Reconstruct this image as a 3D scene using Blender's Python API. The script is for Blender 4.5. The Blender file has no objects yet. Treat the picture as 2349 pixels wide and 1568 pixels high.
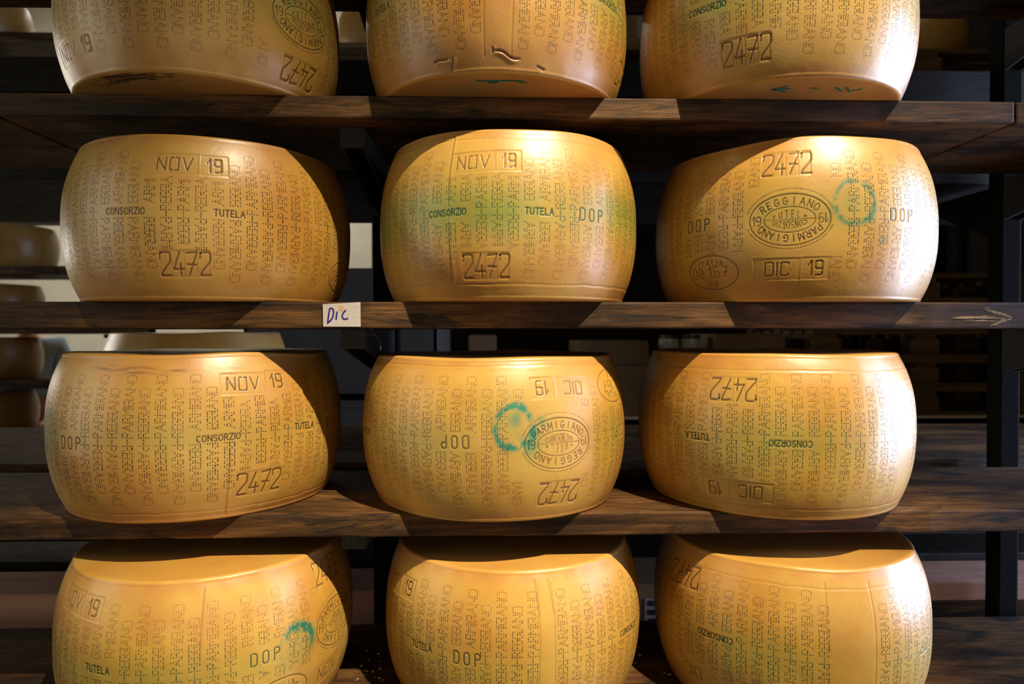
import bpy, bmesh, math, random
import numpy as np
from mathutils import Vector, Matrix

PI = math.pi
C = bpy.context.scene.collection
scn = bpy.context.scene
random.seed(7)
rng = np.random.default_rng(11)

# ------------------------------------------------------------------ camera
cam = bpy.data.cameras.new('camera')
co = bpy.data.objects.new('camera', cam)
C.objects.link(co)
cam.sensor_width = 36.0
cam.lens = 36.0 * 1554.52 / 2349.0
cam.clip_start = 0.05
_r = Vector((0.99963267, -0.02709777, -0.00049363))
_u = Vector((0.00085624, 0.01337174, 0.99991023))
_f = Vector((0.02708874, 0.99954335, -0.01339003))
co.matrix_world = Matrix(((_r.x, _u.x, -_f.x, -0.00498), (_r.y, _u.y, -_f.y, -1.00648),
                          (_r.z, _u.z, -_f.z, -0.01006), (0, 0, 0, 1)))
cam.dof.use_dof = True
cam.dof.focus_distance = 0.97
cam.dof.aperture_fstop = 5.0
scn.camera = co

# ------------------------------------------------------------------ world, lamps, exposure
scn.view_settings.view_transform = 'Standard'
scn.view_settings.look = 'None'
scn.view_settings.gamma = 1.0
scn.view_settings.exposure = 0.0
w = bpy.data.worlds.new('world')
scn.world = w
w.use_nodes = True
w.node_tree.nodes['Background'].inputs['Color'].default_value = (1.0, 0.82, 0.62, 1)
w.node_tree.nodes['Background'].inputs['Strength'].default_value = 0.005


def aim(o, target):
    d = Vector(target) - o.location
    o.rotation_euler = d.to_track_quat('-Z', 'Y').to_euler()


def area(name, loc, target, sx, sy, watts, col, spread=PI):
    l = bpy.data.lights.new(name, 'AREA')
    l.shape = 'RECTANGLE'
    l.size, l.size_y, l.energy, l.color, l.spread = sx, sy, watts, col, spread
    o = bpy.data.objects.new(name, l)
    C.objects.link(o)
    o.location = loc
    aim(o, target)
    return o


# warm spotlight hung high in front of the rack, its pool of light fades towards the corners
sl = bpy.data.lights.new('ceiling_spotlight', 'SPOT')
sl.energy = 4150
sl.color = (1.0, 0.85, 0.60)
sl.spot_size = math.radians(14.8)
sl.spot_blend = 1.0
sl.shadow_soft_size = 0.05
so = bpy.data.objects.new('ceiling_spotlight', sl)
C.objects.link(so)
so.location = (2.10, -2.95, 5.20)
aim(so, (0.02, -0.02, -0.40))

# daylight: the window in the right wall, the one in the left wall further back
area('window_daylight_right', (2.4, 0.12, 0.10), (0.3, 0.05, -0.05), 1.25, 1.7, 56, (0.58, 0.69, 1.0), math.radians(100))
area('window_daylight_left', (-5.85, 2.95, 0.9), (-3.0, 3.3, 0.0), 1.8, 1.8, 85, (1.0, 0.95, 0.84))
# fill added to brighten the back wall, no lamp known there
area('aisle_lamp', (-2.6, 5.3, 3.2), (-2.6, 6.4, 0.4), 3.0, 0.3, 70, (1.0, 0.93, 0.80))
area('store_lamp', (1.4, 1.6, 3.4), (1.4, 2.6, 0.0), 1.2, 0.2, 4.0, (1.0, 0.80, 0.55))  # added fill that lifts the pallets and pale sheets
# soft fill added in front of the rack, stands in for bounced light
area('front_room_light', (0.15, -2.7, -0.12), (0.05, 0.0, -0.12), 2.2, 0.9, 2.4, (1.0, 0.80, 0.50), math.radians(90))
area('window_daylight_front_left', (-2.2, -0.75, 0.3), (-0.3, 0.0, -0.1), 1.0, 1.5, 3.5, (1.0, 0.97, 0.78), math.radians(110))  # added fill for the left flanks, no window stands here


# ------------------------------------------------------------------ helpers
def tag(o, label=None, cat=None, group=None, kind=None):
    if label: o['label'] = label
    if cat: o['category'] = cat
    if group: o['group'] = group
    if kind: o['kind'] = kind
    return o


def obj(name, bm, mat, parent=None, smooth=False):
    me = bpy.data.meshes.new(name)
    bmesh.ops.recalc_face_normals(bm, faces=bm.faces)
    bm.to_mesh(me)
    bm.free()
    for m in (mat if isinstance(mat, (list, tuple)) else [mat]):
        me.materials.append(m)
    if smooth:
        me.polygons.foreach_set('use_smooth', [True] * len(me.polygons))
    o = bpy.data.objects.new(name, me)
    C.objects.link(o)
    if parent is not None:
        o.parent = parent
    return o


def empty(name, loc, label, cat, group=None):
    o = bpy.data.objects.new(name, None)
    C.objects.link(o)
    o.location = loc
    o.empty_display_size = 0.05
    return tag(o, label, cat, group)


def add_box(bm, x0, x1, y0, y1, z0, z1, bev=0.0):
    t = bmesh.new()
    bmesh.ops.create_cube(t, size=1.0)
    for v in t.verts:
        v.co = Vector(((x0 + x1) / 2 + v.co.x * (x1 - x0), (y0 + y1) / 2 + v.co.y * (y1 - y0), (z0 + z1) / 2 + v.co.z * (z1 - z0)))
    if bev > 0:
        bmesh.ops.bevel(t, geom=t.edges[:], offset=bev, segments=2, affect='EDGES', profile=0.6)
    me = bpy.data.meshes.new('tmp')
    t.to_mesh(me)
    t.free()
    bm.from_mesh(me)
    bpy.data.meshes.remove(me)


def box(x0, x1, y0, y1, z0, z1, bev=0.0):
    bm = bmesh.new()
    add_box(bm, x0, x1, y0, y1, z0, z1, bev)
    return bm


def prism(bm, pts, axis, a, b):
    """extrude the 2D outline pts along an axis from a to b"""
    def mk(p, t):
        return {'x': (t, p[0], p[1]), 'y': (p[0], t, p[1]), 'z': (p[0], p[1], t)}[axis]
    va = [bm.verts.new(mk(p, a)) for p in pts]
    vb = [bm.verts.new(mk(p, b)) for p in pts]
    bm.faces.new(va)
    bm.faces.new(vb[::-1])
    n = len(pts)
    for i in range(n):
        bm.faces.new((va[i], vb[i], vb[(i + 1) % n], va[(i + 1) % n]))


def tube(bm, pts, r, n=6):
    pts = [Vector(p) for p in pts]
    rings = []
    for i, p in enumerate(pts):
        d = (pts[min(i + 1, len(pts) - 1)] - pts[max(i - 1, 0)]).normalized()
        a = d.orthogonal().normalized()
        b = d.cross(a)
        rr = r[i] if isinstance(r, (list, tuple)) else r
        rings.append([bm.verts.new(p + rr * (math.cos(2 * PI * k / n) * a + math.sin(2 * PI * k / n) * b)) for k in range(n)])
    for i in range(len(rings) - 1):
        for k in range(n):
            bm.faces.new((rings[i][k], rings[i][(k + 1) % n], rings[i + 1][(k + 1) % n], rings[i + 1][k]))
    bm.faces.new(rings[0][::-1])
    bm.faces.new(rings[-1])


def ribbon(bm, pts, hw, fn):
    """flat stroke of half width hw along 2D points, each point placed in space by fn(a, b)"""
    pts = [np.array(p, float) for p in pts]
    L, R = [], []
    for i, p in enumerate(pts):
        d = pts[min(i + 1, len(pts) - 1)] - pts[max(i - 1, 0)]
        d /= (np.hypot(*d) + 1e-12)
        n = np.array((-d[1], d[0]))
        h = hw[i] if isinstance(hw, (list, tuple)) else hw
        L.append(bm.verts.new(fn(*(p + n * h))))
        R.append(bm.verts.new(fn(*(p - n * h))))
    for i in range(len(pts) - 1):
        bm.faces.new((L[i], R[i], R[i + 1], L[i + 1]))


# ------------------------------------------------------------------ materials
class NT:
    def __init__(s, name):
        s.m = bpy.data.materials.new(name)
        s.m.use_nodes = True
        s.t = s.m.node_tree
        s.b = s.t.nodes['Principled BSDF']
        s.n = s.t.nodes.new

    def link(s, a, b):
        s.t.links.new(a, b)

    def val(s, x, sock):
        if hasattr(x, 'is_output') or isinstance(x, bpy.types.NodeSocket):
            s.link(x, sock)
        else:
            sock.default_value = x

    def coord(s, which='Object', scale=(1, 1, 1), rot=(0, 0, 0), loc=(0, 0, 0)):
        c = s.n('ShaderNodeTexCoord')
        mp = s.n('ShaderNodeMapping')
        mp.inputs['Scale'].default_value = scale
        mp.inputs['Rotation'].default_value = rot
        mp.inputs['Location'].default_value = loc
        s.link(c.outputs[which], mp.inputs['Vector'])
        return mp.outputs[0]

    def noise(s, vec, scale, detail=4, rough=0.55, dist=0.0):
        k = s.n('ShaderNodeTexNoise')
        s.link(vec, k.inputs['Vector'])
        k.inputs['Scale'].default_value = scale
        k.inputs['Detail'].default_value = detail
        k.inputs['Roughness'].default_value = rough
        k.inputs['Distortion'].default_value = dist
        return k.outputs['Fac']

    def ramp(s, fac, stops, interp='LINEAR'):
        k = s.n('ShaderNodeValToRGB')
        s.link(fac, k.inputs['Fac'])
        k.color_ramp.interpolation = interp
        e = k.color_ramp.elements
        while len(e) < len(stops):
            e.new(0.5)
        for q, (p, c) in zip(e, stops):
            q.position = p
            q.color = (c, c, c, 1) if isinstance(c, (int, float)) else (*c, 1)
        return k.outputs['Color']

    def mix(s, f, a, b, mode='MIX'):
        k = s.n('ShaderNodeMix')
        k.data_type = 'RGBA'
        k.blend_type = mode
        s.val(f, k.inputs[0])
        s.val(a if not isinstance(a, tuple) else (*a, 1), k.inputs[6])
        s.val(b if not isinstance(b, tuple) else (*b, 1), k.inputs[7])
        return k.outputs[2]

    def math(s, op, a, b=0.0, clamp=False):
        k = s.n('ShaderNodeMath')
        k.operation = op
        k.use_clamp = clamp
        s.val(a, k.inputs[0])
        s.val(b, k.inputs[1])
        return k.outputs[0]

    def attr(s, name):
        k = s.n('ShaderNodeAttribute')
        k.attribute_name = name
        return k.outputs['Fac']

    def bump(s, h, strength, dist, prev=None):
        k = s.n('ShaderNodeBump')
        k.inputs['Strength'].default_value = strength
        k.inputs['Distance'].default_value = dist
        s.link(h, k.inputs['Height'])
        if prev is not None:
            s.link(prev, k.inputs['Normal'])
        return k.outputs[0]

    def set(s, **kw):
        for k, v in kw.items():
            k = k.replace('_', ' ')
            s.val(v if not (isinstance(v, tuple) and len(v) == 3) else (*v, 1), s.b.inputs[k])
        return s.m


def plain(name, col, rough=0.6, metal=0.0, var=0.25, scale=14.0):
    k = NT(name)
    v = k.coord('Object')
    n = k.noise(v, scale, 5, 0.6)
    lo = tuple(c * (1 - var) for c in col)
    hi = tuple(min(1, c * (1 + var)) for c in col)
    k.set(Base_Color=k.ramp(n, [(0.3, lo), (0.7, hi)]), Roughness=rough, Metallic=metal)
    k.set(Normal=k.bump(k.noise(v, scale * 9, 3), 0.25, 0.002))
    return k.m


def wood(name, tan, mid, dark, stain=0.5, rough=0.55, seed=0.0, dir_scale=(1.3, 9, 16)):
    k = NT(name)
    info = k.n('ShaderNodeObjectInfo')
    add = k.n('ShaderNodeVectorMath')
    add.operation = 'ADD'
    cmb = k.n('ShaderNodeCombineXYZ')
    k.link(k.math('MULTIPLY', info.outputs['Random'], 37.0), cmb.inputs[0])
    k.link(k.math('MULTIPLY', info.outputs['Random'], 11.0), cmb.inputs[2])
    k.link(k.coord('Object', loc=(seed, seed * 0.7, 0)), add.inputs[0])
    k.link(cmb.outputs[0], add.inputs[1])
    base = add.outputs[0]

    def sc(x, y, z):
        q = k.n('ShaderNodeMapping')
        q.inputs['Scale'].default_value = (x, y, z)
        k.link(base, q.inputs['Vector'])
        return q.outputs[0]
    grain = k.noise(sc(9, 130, 300), 1.0, 8, 0.72, 0.4)
    patch = k.noise(sc(*dir_scale), 1.0, 5, 0.62, 0.5)
    fine = k.noise(sc(22, 70, 130), 1.0, 6, 0.7)
    c = k.ramp(patch, [(0.30, dark), (0.46, mid), (0.62, tan)])
    c = k.mix(k.ramp(grain, [(0.40, 0.0), (0.66, 0.85)]), c, dark)
    st = k.noise(sc(6.5, 14, 36), 1.0, 8, 0.72, 0.8)
    c = k.mix(k.ramp(st, [(0.50, 0.0), (0.62, stain)]), c, (0.012, 0.009, 0.006))
    pale = k.noise(sc(13, 60, 140), 1.0, 7, 0.78)
    c = k.mix(k.ramp(pale, [(0.62, 0.0), (0.76, 0.28)]), c, tuple(min(1, x * 1.5) for x in tan))
    k.set(Specular_IOR_Level=0.25)
    k.set(Base_Color=c, Roughness=k.ramp(fine, [(0.3, rough - 0.1), (0.7, rough + 0.2)]))
    b = k.bump(grain, 0.5, 0.0012)
    k.set(Normal=k.bump(fine, 0.35, 0.0015, b))
    return k.m


def make_rind():
    k = NT('cheese_rind')
    info = k.n('ShaderNodeObjectInfo')
    v = k.coord('Object')
    add = k.n('ShaderNodeVectorMath')
    add.operation = 'ADD'
    cmb = k.n('ShaderNodeCombineXYZ')
    k.link(k.math('MULTIPLY', info.outputs['Random'], 19.0), cmb.inputs[0])
    k.link(v, add.inputs[0])
    k.link(cmb.outputs[0], add.inputs[1])
    p = add.outputs[0]
    big = k.noise(p, 5.5, 3, 0.5, 0.3)
    med = k.noise(p, 16, 4, 0.6, 0.4)
    c = k.ramp(big, [(0.30, (0.48, 0.205, 0.024)), (0.50, (0.55, 0.300, 0.044)), (0.72, (0.585, 0.365, 0.090))])
    c = k.mix(k.ramp(med, [(0.46, 0.0), (0.74, 0.50)]), c, (0.46, 0.180, 0.040))
    # each wheel a little paler or deeper than its neighbours
    c = k.mix(k.math('MULTIPLY', info.outputs['Random'], 0.22), c, (0.62, 0.39, 0.14))
    spots = k.noise(p, 95, 2, 0.5)
    c = k.mix(k.ramp(spots, [(0.70, 0.0), (0.78, 0.35)]), c, (0.33, 0.13, 0.03))
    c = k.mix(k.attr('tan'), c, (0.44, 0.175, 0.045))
    c = k.mix(k.attr('brown'), c, (0.10, 0.045, 0.018))
    g = k.attr('green')
    c = k.mix(g, c, (0.085, 0.225, 0.035))
    c = k.mix(k.attr('teal'), c, (0.0, 0.185, 0.115))
    k.set(Base_Color=c)
    r = k.noise(p, 24, 4, 0.6)
    k.set(Roughness=k.ramp(r, [(0.3, 0.34), (0.7, 0.46)]), IOR=1.55, Coat_Weight=0.50, Coat_Roughness=0.40)
    k.set(Subsurface_Weight=0.0)
    # woven cloth imprint, stronger here, weaker there
    uv = k.coord('UV')
    sx = k.n('ShaderNodeSeparateXYZ')
    k.link(uv, sx.inputs[0])
    K = 2 * PI / 0.0038
    s1 = k.math('SINE', k.math('MULTIPLY', k.math('ADD', sx.outputs[0], k.math('MULTIPLY', sx.outputs[1], 0.8)), K))
    s2 = k.math('SINE', k.math('MULTIPLY', k.math('SUBTRACT', sx.outputs[0], k.math('MULTIPLY', sx.outputs[1], 0.8)), K))
    wv = k.math('ADD', s1, s2)
    mask = k.ramp(k.noise(p, 7.5, 3, 0.5), [(0.47, 0.05), (0.68, 1.0)])
    hgt = k.math('MULTIPLY', wv, k.math('MULTIPLY', mask, k.attr('weave')))
    b = k.bump(hgt, 0.10, 0.0004)
    b = k.bump(k.noise(p, 260, 4, 0.65), 0.22, 0.0008, b)
    b = k.bump(k.noise(p, 45, 4, 0.55), 0.20, 0.0025, b)
    k.set(Normal=b)
    return k.m


def make_ink():
    k = NT('pressed_lettering')
    c = k.mix(k.attr('ink'), (0.40, 0.19, 0.045), (0.032, 0.020, 0.014))
    c = k.mix(k.attr('green'), c, (0.012, 0.075, 0.035))
    k.set(Base_Color=c, Roughness=0.42)
    return k.m


RIND, INK = make_rind(), make_ink()
SHELF = wood('oiled_shelf_wood', (0.195, 0.092, 0.026), (0.076, 0.033, 0.0095), (0.015, 0.007, 0.0033), 0.95, dir_scale=(3.4, 12, 30))
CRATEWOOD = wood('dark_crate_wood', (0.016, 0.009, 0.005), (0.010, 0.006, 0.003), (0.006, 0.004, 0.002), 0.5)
PALLETWOOD = wood('pallet_wood', (0.28, 0.18, 0.085), (0.20, 0.12, 0.055), (0.11, 0.06, 0.026), 0.25, 0.7)
BEAMWOOD = wood('pink_beam_wood', (0.62, 0.36, 0.27), (0.52, 0.29, 0.21), (0.40, 0.21, 0.15), 0.15, 0.7)
STEEL = plain('black_painted_steel', (0.0035, 0.0035, 0.0036), 0.9, 0.0, 0.4)
STEEL.node_tree.nodes['Principled BSDF'].inputs['Specular IOR Level'].default_value = 0.2
ARMLIT = plain('dark_grey_painted_steel', (0.020, 0.0195, 0.0195), 0.7, 0.0, 0.3)  # paler copy of the rack steel, light on the arms put into the colour
CARD = plain('cardboard', (0.26, 0.165, 0.08), 0.85, 0, 0.15, 9)
CARDLABEL = plain('grey_paper_label', (0.34, 0.33, 0.33), 0.8, 0, 0.1)
BLACKPRINT = plain('black_print', (0.015, 0.015, 0.016), 0.8, 0, 0.1)
BIN = plain('grey_plastic_bin', (0.066, 0.060, 0.052), 0.7, 0, 0.15)
PALEBIN = plain('pale_plastic_crate', (0.50, 0.50, 0.46), 0.5, 0, 0.1)
PAPER = plain('white_paper', (0.50, 0.45, 0.43), 0.8, 0, 0.05, 30)
MARKER = plain('blue_marker_ink', (0.020, 0.008, 0.19), 0.5, 0, 0.2, 60)
TACK = plain('waxy_spot', (0.52, 0.36, 0.20), 0.6, 0, 0.15, 80)
CHALK = plain('pale_scuff', (0.42, 0.30, 0.19), 0.85, 0, 0.35, 160)
PLASTER = plain('cream_plaster', (0.72, 0.67, 0.55), 0.9, 0, 0.08, 3)
CONCRETE = plain('concrete_floor', (0.20, 0.17, 0.14), 0.7, 0, 0.3, 4)
WEB = plain('dusty_cobweb', (0.20, 0.16, 0.11), 0.9, 0, 0.3)
CRUMB = plain('cheese_crumbs', (0.55, 0.36, 0.12), 0.8, 0, 0.3)
SKIN = plain('skin', (0.62, 0.30, 0.19), 0.55, 0, 0.1, 20)
SHIRT = plain('pale_blue_cotton', (0.48, 0.66, 0.80), 0.85, 0, 0.08, 10)
JEANS = plain('navy_trousers', (0.02, 0.035, 0.08), 0.85, 0, 0.2, 20)
HAIR = plain('grey_brown_hair', (0.14, 0.10, 0.08), 0.7, 0, 0.3, 40)
SHOE = plain('dark_shoe_leather', (0.02, 0.016, 0.013), 0.5, 0, 0.2)
EYE = plain('eye_white', (0.7, 0.68, 0.65), 0.3, 0, 0.05)
SHEET = plain('white_sheet', (0.86, 0.74, 0.56), 0.8, 0, 0.05)
JAR = plain('milky_jar', (0.42, 0.46, 0.38), 0.3, 0, 0.1)
LID = plain('jar_lid', (0.05, 0.05, 0.05), 0.4, 0, 0.1)

SHADEBOARD = plain('dark_boarding', (.03, .02, .014), .8)  # near-black: shade of the right background put into the wall colour
# ------------------------------------------------------------------ setting
FZ = -1.50
st = lambda n, bm, m: tag(obj(n, bm, m), kind='structure')
st('floor', box(-6.2, 4.0, -4.2, 6.7, FZ - 0.1, FZ), CONCRETE)
st('ceiling', box(-6.2, 4.0, -4.2, 6.7, 5.6, 5.7), PLASTER)
st('wall_back', box(-6.2, 4.0, 6.6, 6.7, FZ, 5.6), PLASTER)


st('wall_partition', box(-.80, 4.0, 3.45, 3.55, FZ, 2.4), SHADEBOARD)  # added panel, hides the bright back wall so the gaps stay dark


def wall_with_window(name, x0, x1, ya, yb, za, zb, mat):
    bm = bmesh.new()
    add_box(bm, x0, x1, -4.2, ya, FZ, 5.6)
    add_box(bm, x0, x1, yb, 6.6, FZ, 5.6)
    add_box(bm, x0, x1, ya, yb, FZ, za)
    add_box(bm, x0, x1, ya, yb, zb, 5.6)
    st(name, bm, mat)


wall_with_window('wall_left', -6.2, -6.0, 2.0, 3.9, -0.1, 1.9, PLASTER)
wall_with_window('wall_right', 3.0, 3.2, -0.65, 0.9, -0.8, 1.1, SHADEBOARD)  # dark wall colour stands in for shade
for i, (x, ya, yb, za, zb) in enumerate(((-6.1, 2.0, 3.9, -0.1, 1.9), (3.1, -0.65, 0.9, -0.8, 1.1))):
    bm = bmesh.new()
    add_box(bm, x - .03, x + .03, ya, ya + .05, za, zb)
    add_box(bm, x - .03, x + .03, yb - .05, yb, za, zb)
    add_box(bm, x - .03, x + .03, ya, yb, za, za + .05)
    add_box(bm, x - .03, x + .03, ya, yb, zb - .05, zb)
    add_box(bm, x - .02, x + .02, (ya + yb) / 2 - .02, (ya + yb) / 2 + .02, za, zb)
    st('window_%d' % (i + 1), bm, PALEBIN)

# ------------------------------------------------------------------ the cheese wheels
FULL = [0, 1, 2, 3, 4]
DOTF = {
    'P': [(0, i) for i in FULL] + [(1, 2), (1, 4), (1.8, 2), (1.8, 4), (2.4, 3)],
    'R': [(0, i) for i in FULL] + [(1, 2), (1, 4), (1.8, 2), (1.8, 4), (2.4, 3), (2.2, 1), (2.7, 0)],
    'A': [(0, 0), (.6, 1), (1.1, 2), (1.45, 3), (1.75, 4), (2.1, 3), (2.45, 2), (2.95, 1), (3.5, 0), (1.75, 1.5)],
    'M': [(0, i) for i in FULL] + [(.8, 3), (1.5, 2), (2.2, 3)] + [(3, i) for i in FULL],
    'I': [(0, i) for i in FULL],
    'G': [(0, 1), (0, 2), (0, 3), (.45, 0), (.45, 4), (1.35, 0), (1.35, 2), (1.35, 4), (2.1, 1), (2.1, 2), (2.1, 4)],
    'E': [(0, i) for i in FULL] + [(1, 0), (1, 2), (1, 4), (2, 0), (2, 2), (2, 4)],
    'N': [(0, i) for i in FULL] + [(.8, 3), (1.5, 2), (2.2, 1)] + [(3, i) for i in FULL],
    'O': [(0, 1), (0, 2), (0, 3), (.5, 0), (.5, 4), (1.5, 0), (1.5, 4), (2.5, 0), (2.5, 4), (3, 1), (3, 2), (3, 3)],
}
DW = {'I': 0, 'P': 2.4, 'R': 2.7, 'G': 2.1, 'E': 2, 'O': 3, 'A': 3.5, 'M': 3, 'N': 3}


def arc(cx, cy, rx, ry, a0, a1, n=9):
    return [(cx + rx * math.cos(math.radians(a0 + (a1 - a0) * i / n)), cy + ry * math.sin(math.radians(a0 + (a1 - a0) * i / n))) for i in range(n + 1)]


# stroke letters on a unit-high grid: width, polylines
GL = {
    'N': (.62, [[(0, 0), (0, 1), (.60, 0), (.60, 1)]]),
    '[': (.62, [[(.24, 1), (.04, 1), (.0, .9), (0, .1), (.04, 0), (.24, 0)], [(.40, 1), (.6, 1), (.6, 0), (.40, 0)]]),
    'V': (.66, [[(0, 1), (.33, 0), (.66, 1)]]),
    'D': (.58, [[(0, 0), (0, 1)], [(.12, 1), (.5, 1), (.58, .92), (.58, .08), (.5, 0), (.12, 0)]]),
    'd': (.48, [[(0, .02), (0, .98)], [(.16, 1)] + arc(.26, .76, .26, .24, 75, 0, 4) + arc(.26, .24, .26, .24, 0, -75, 4) + [(.16, 0)]]),
    'o': (.50, [arc(.25, .76, .25, .24, 105, 180, 4) + arc(.25, .24, .25, .24, 180, 255, 4), arc(.25, .76, .25, .24, 75, 0, 4) + arc(.25, .24, .25, .24, 0, -75, 4)]),
    'p': (.48, [[(0, 0), (0, .96)], [(.14, 1)] + arc(.24, .76, .24, .24, 90, -90, 6) + [(.14, .52)]]),
    'I': (.0, [[(0, 0), (0, 1)]]),
    'C': (.56, [[(.56, .84), (.56, .95), (.5, 1), (.08, 1), (0, .92), (0, .08), (.08, 0), (.5, 0), (.56, .05), (.56, .16)]]),
    'c': (.56, [arc(.30, .5, .30, .5, 50, 310, 12)]),
    '1': (.22, [[(0, .68), (.22, 1), (.22, 0)]]),
    '9': (.48, [[(.48, .46), (.08, .46), (0, .54), (0, .92), (.08, 1), (.40, 1), (.48, .92), (.48, .08), (.40, 0), (.04, 0)]]),
    'g': (.48, [arc(.24, .72, .24, .28, 0, 360, 14), [(.48, .72), (.47, .38)] + arc(.22, .26, .25, .26, 20, -110, 6)]),
    '2': (.44, [[(0, .74), (0, .93)] + arc(.08, .92, .08, .08, 180, 90, 2) + arc(.34, .9, .1, .1, 90, 0, 3) + [(.44, .64), (.40, .55), (.06, .12), (.04, 0), (.46, 0)]]),
    '4': (.42, [[(.26, 1), (0, .27), (.44, .27)], [(.30, .50), (.30, 0)]]),
    '7': (.42, [[(0, .97), (.42, 1), (.40, .88), (.10, 0)], [(.04, .48), (.40, .45)]]),
    'O': (.62, [arc(.31, .5, .31, .5, 0, 360, 18)]),
    'q': (.60, [arc(.30, .5, .30, .5, 108, 252, 10), arc(.30, .5, .30, .5, 72, -72, 10)]),
    'P': (.50, [[(0, 0), (0, 1), (.28, 1)] + arc(.28, .75, .22, .25, 90, -90, 6) + [(0, .5)]]),
    'R': (.52, [[(0, 0), (0, 1), (.28, 1)] + arc(.28, .75, .22, .25, 90, -90, 6) + [(0, .5)], [(.26, .5), (.52, 0)]]),
    'S': (.50, [arc(.25, .76, .25, .24, 30, 250, 8) + arc(.25, .26, .25, .26, 75, -150, 9)]),
    'Z': (.52, [[(0, 1), (.52, 1), (0, 0), (.52, 0)]]),
    'T': (.56, [[(0, 1), (.56, 1)], [(.28, 1), (.28, 0)]]),
    'U': (.52, [[(0, 1), (0, .26)] + arc(.26, .26, .26, .26, 180, 360, 8) + [(.52, 1)]]),
    'E': (.46, [[(.46, 1), (0, 1), (0, 0), (.46, 0)], [(0, .52), (.38, .52)]]),
    'L': (.44, [[(0, 1), (0, 0), (.44, 0)]]),
    'A': (.62, [[(0, 0), (.31, 1), (.62, 0)], [(.12, .36), (.50, .36)]]),
    'G': (.58, [arc(.30, .5, .30, .5, 45, 340, 12) + [(.58, .45), (.34, .45)]]),
    'M': (.72, [[(0, 0), (.04, 1), (.36, .25), (.68, 1), (.72, 0)]]),
    '0': (.40, [arc(.2, .76, .2, .24, 0, 180, 8) + arc(.2, .24, .2, .24, 180, 360, 8) + [(.4, .76)]]),
    '8': (.42, [arc(.21, .75, .19, .25, 0, 360, 12), arc(.21, .25, .21, .25, 0, 360, 12)]),
    '6': (.44, [[(.36, 1), (.08, 1), (0, .9), (0, .12), (.08, 0), (.36, 0), (.44, .1), (.44, .42), (.36, .52), (.06, .52)]]),
}


def text_lines(s, h, gap=.30, ws=1.0, lean=0.0):
    """polylines (mm) of a word h mm tall centred on the origin"""
    x, out = 0.0, []
    for ch in s:
        if ch == ' ':
            x += .5
            continue
        wd, pl = GL[ch]
        for p in pl:
            out.append([((x + a * ws + lean * b) * h, (b - .5) * h) for a, b in p])
        x += wd * ws + gap
    W = (x - gap) * h
    return [[(a - W / 2, b) for a, b in p] for p in out], W


def rot180(pl):
    return [[(-a, -b) for a, b in p] for p in pl]


def oval_half(top, inner):
    L = []
    n = len(top)
    span = 122 if n > 8 else 108
    for i, ch in enumerate(top):
        t = math.radians(90 + span / 2 - span * i / (n - 1))
        px, py = 43.5 * math.cos(t), 26.2 * math.sin(t)
        tx, ty = 43.5 * math.sin(t), -26.2 * math.cos(t)
        q = math.atan2(ty, tx) * .8
        lines, _ = text_lines(ch, 9.8)
        for p in lines:
            L.append(([(px + a * math.cos(q) - b * math.sin(q), py + a * math.sin(q) + b * math.cos(q)) for a, b in p], .72, .75))
    h = 11.0
    lines, W = text_lines(inner, h, .24 if len(inner) > 6 else .62, .62 if len(inner) > 6 else .8)
    for p in lines:
        L.append(([(a * 44.0 / W, 2.0 + (b + h / 2) * (1 - .00085 * a * a)) for a, b in p], .50, .60))
    lines, W = text_lines('1g', 12.5, .22)
    for p in lines:
        L.append(([(a - 44.0, b) for a, b in p], .62, .7))
    return L


OVAL_A, OVAL_B = ('REGGIANO', 'TUTELA'), ('PARMIGIANO', 'CONSORZIO')


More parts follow.
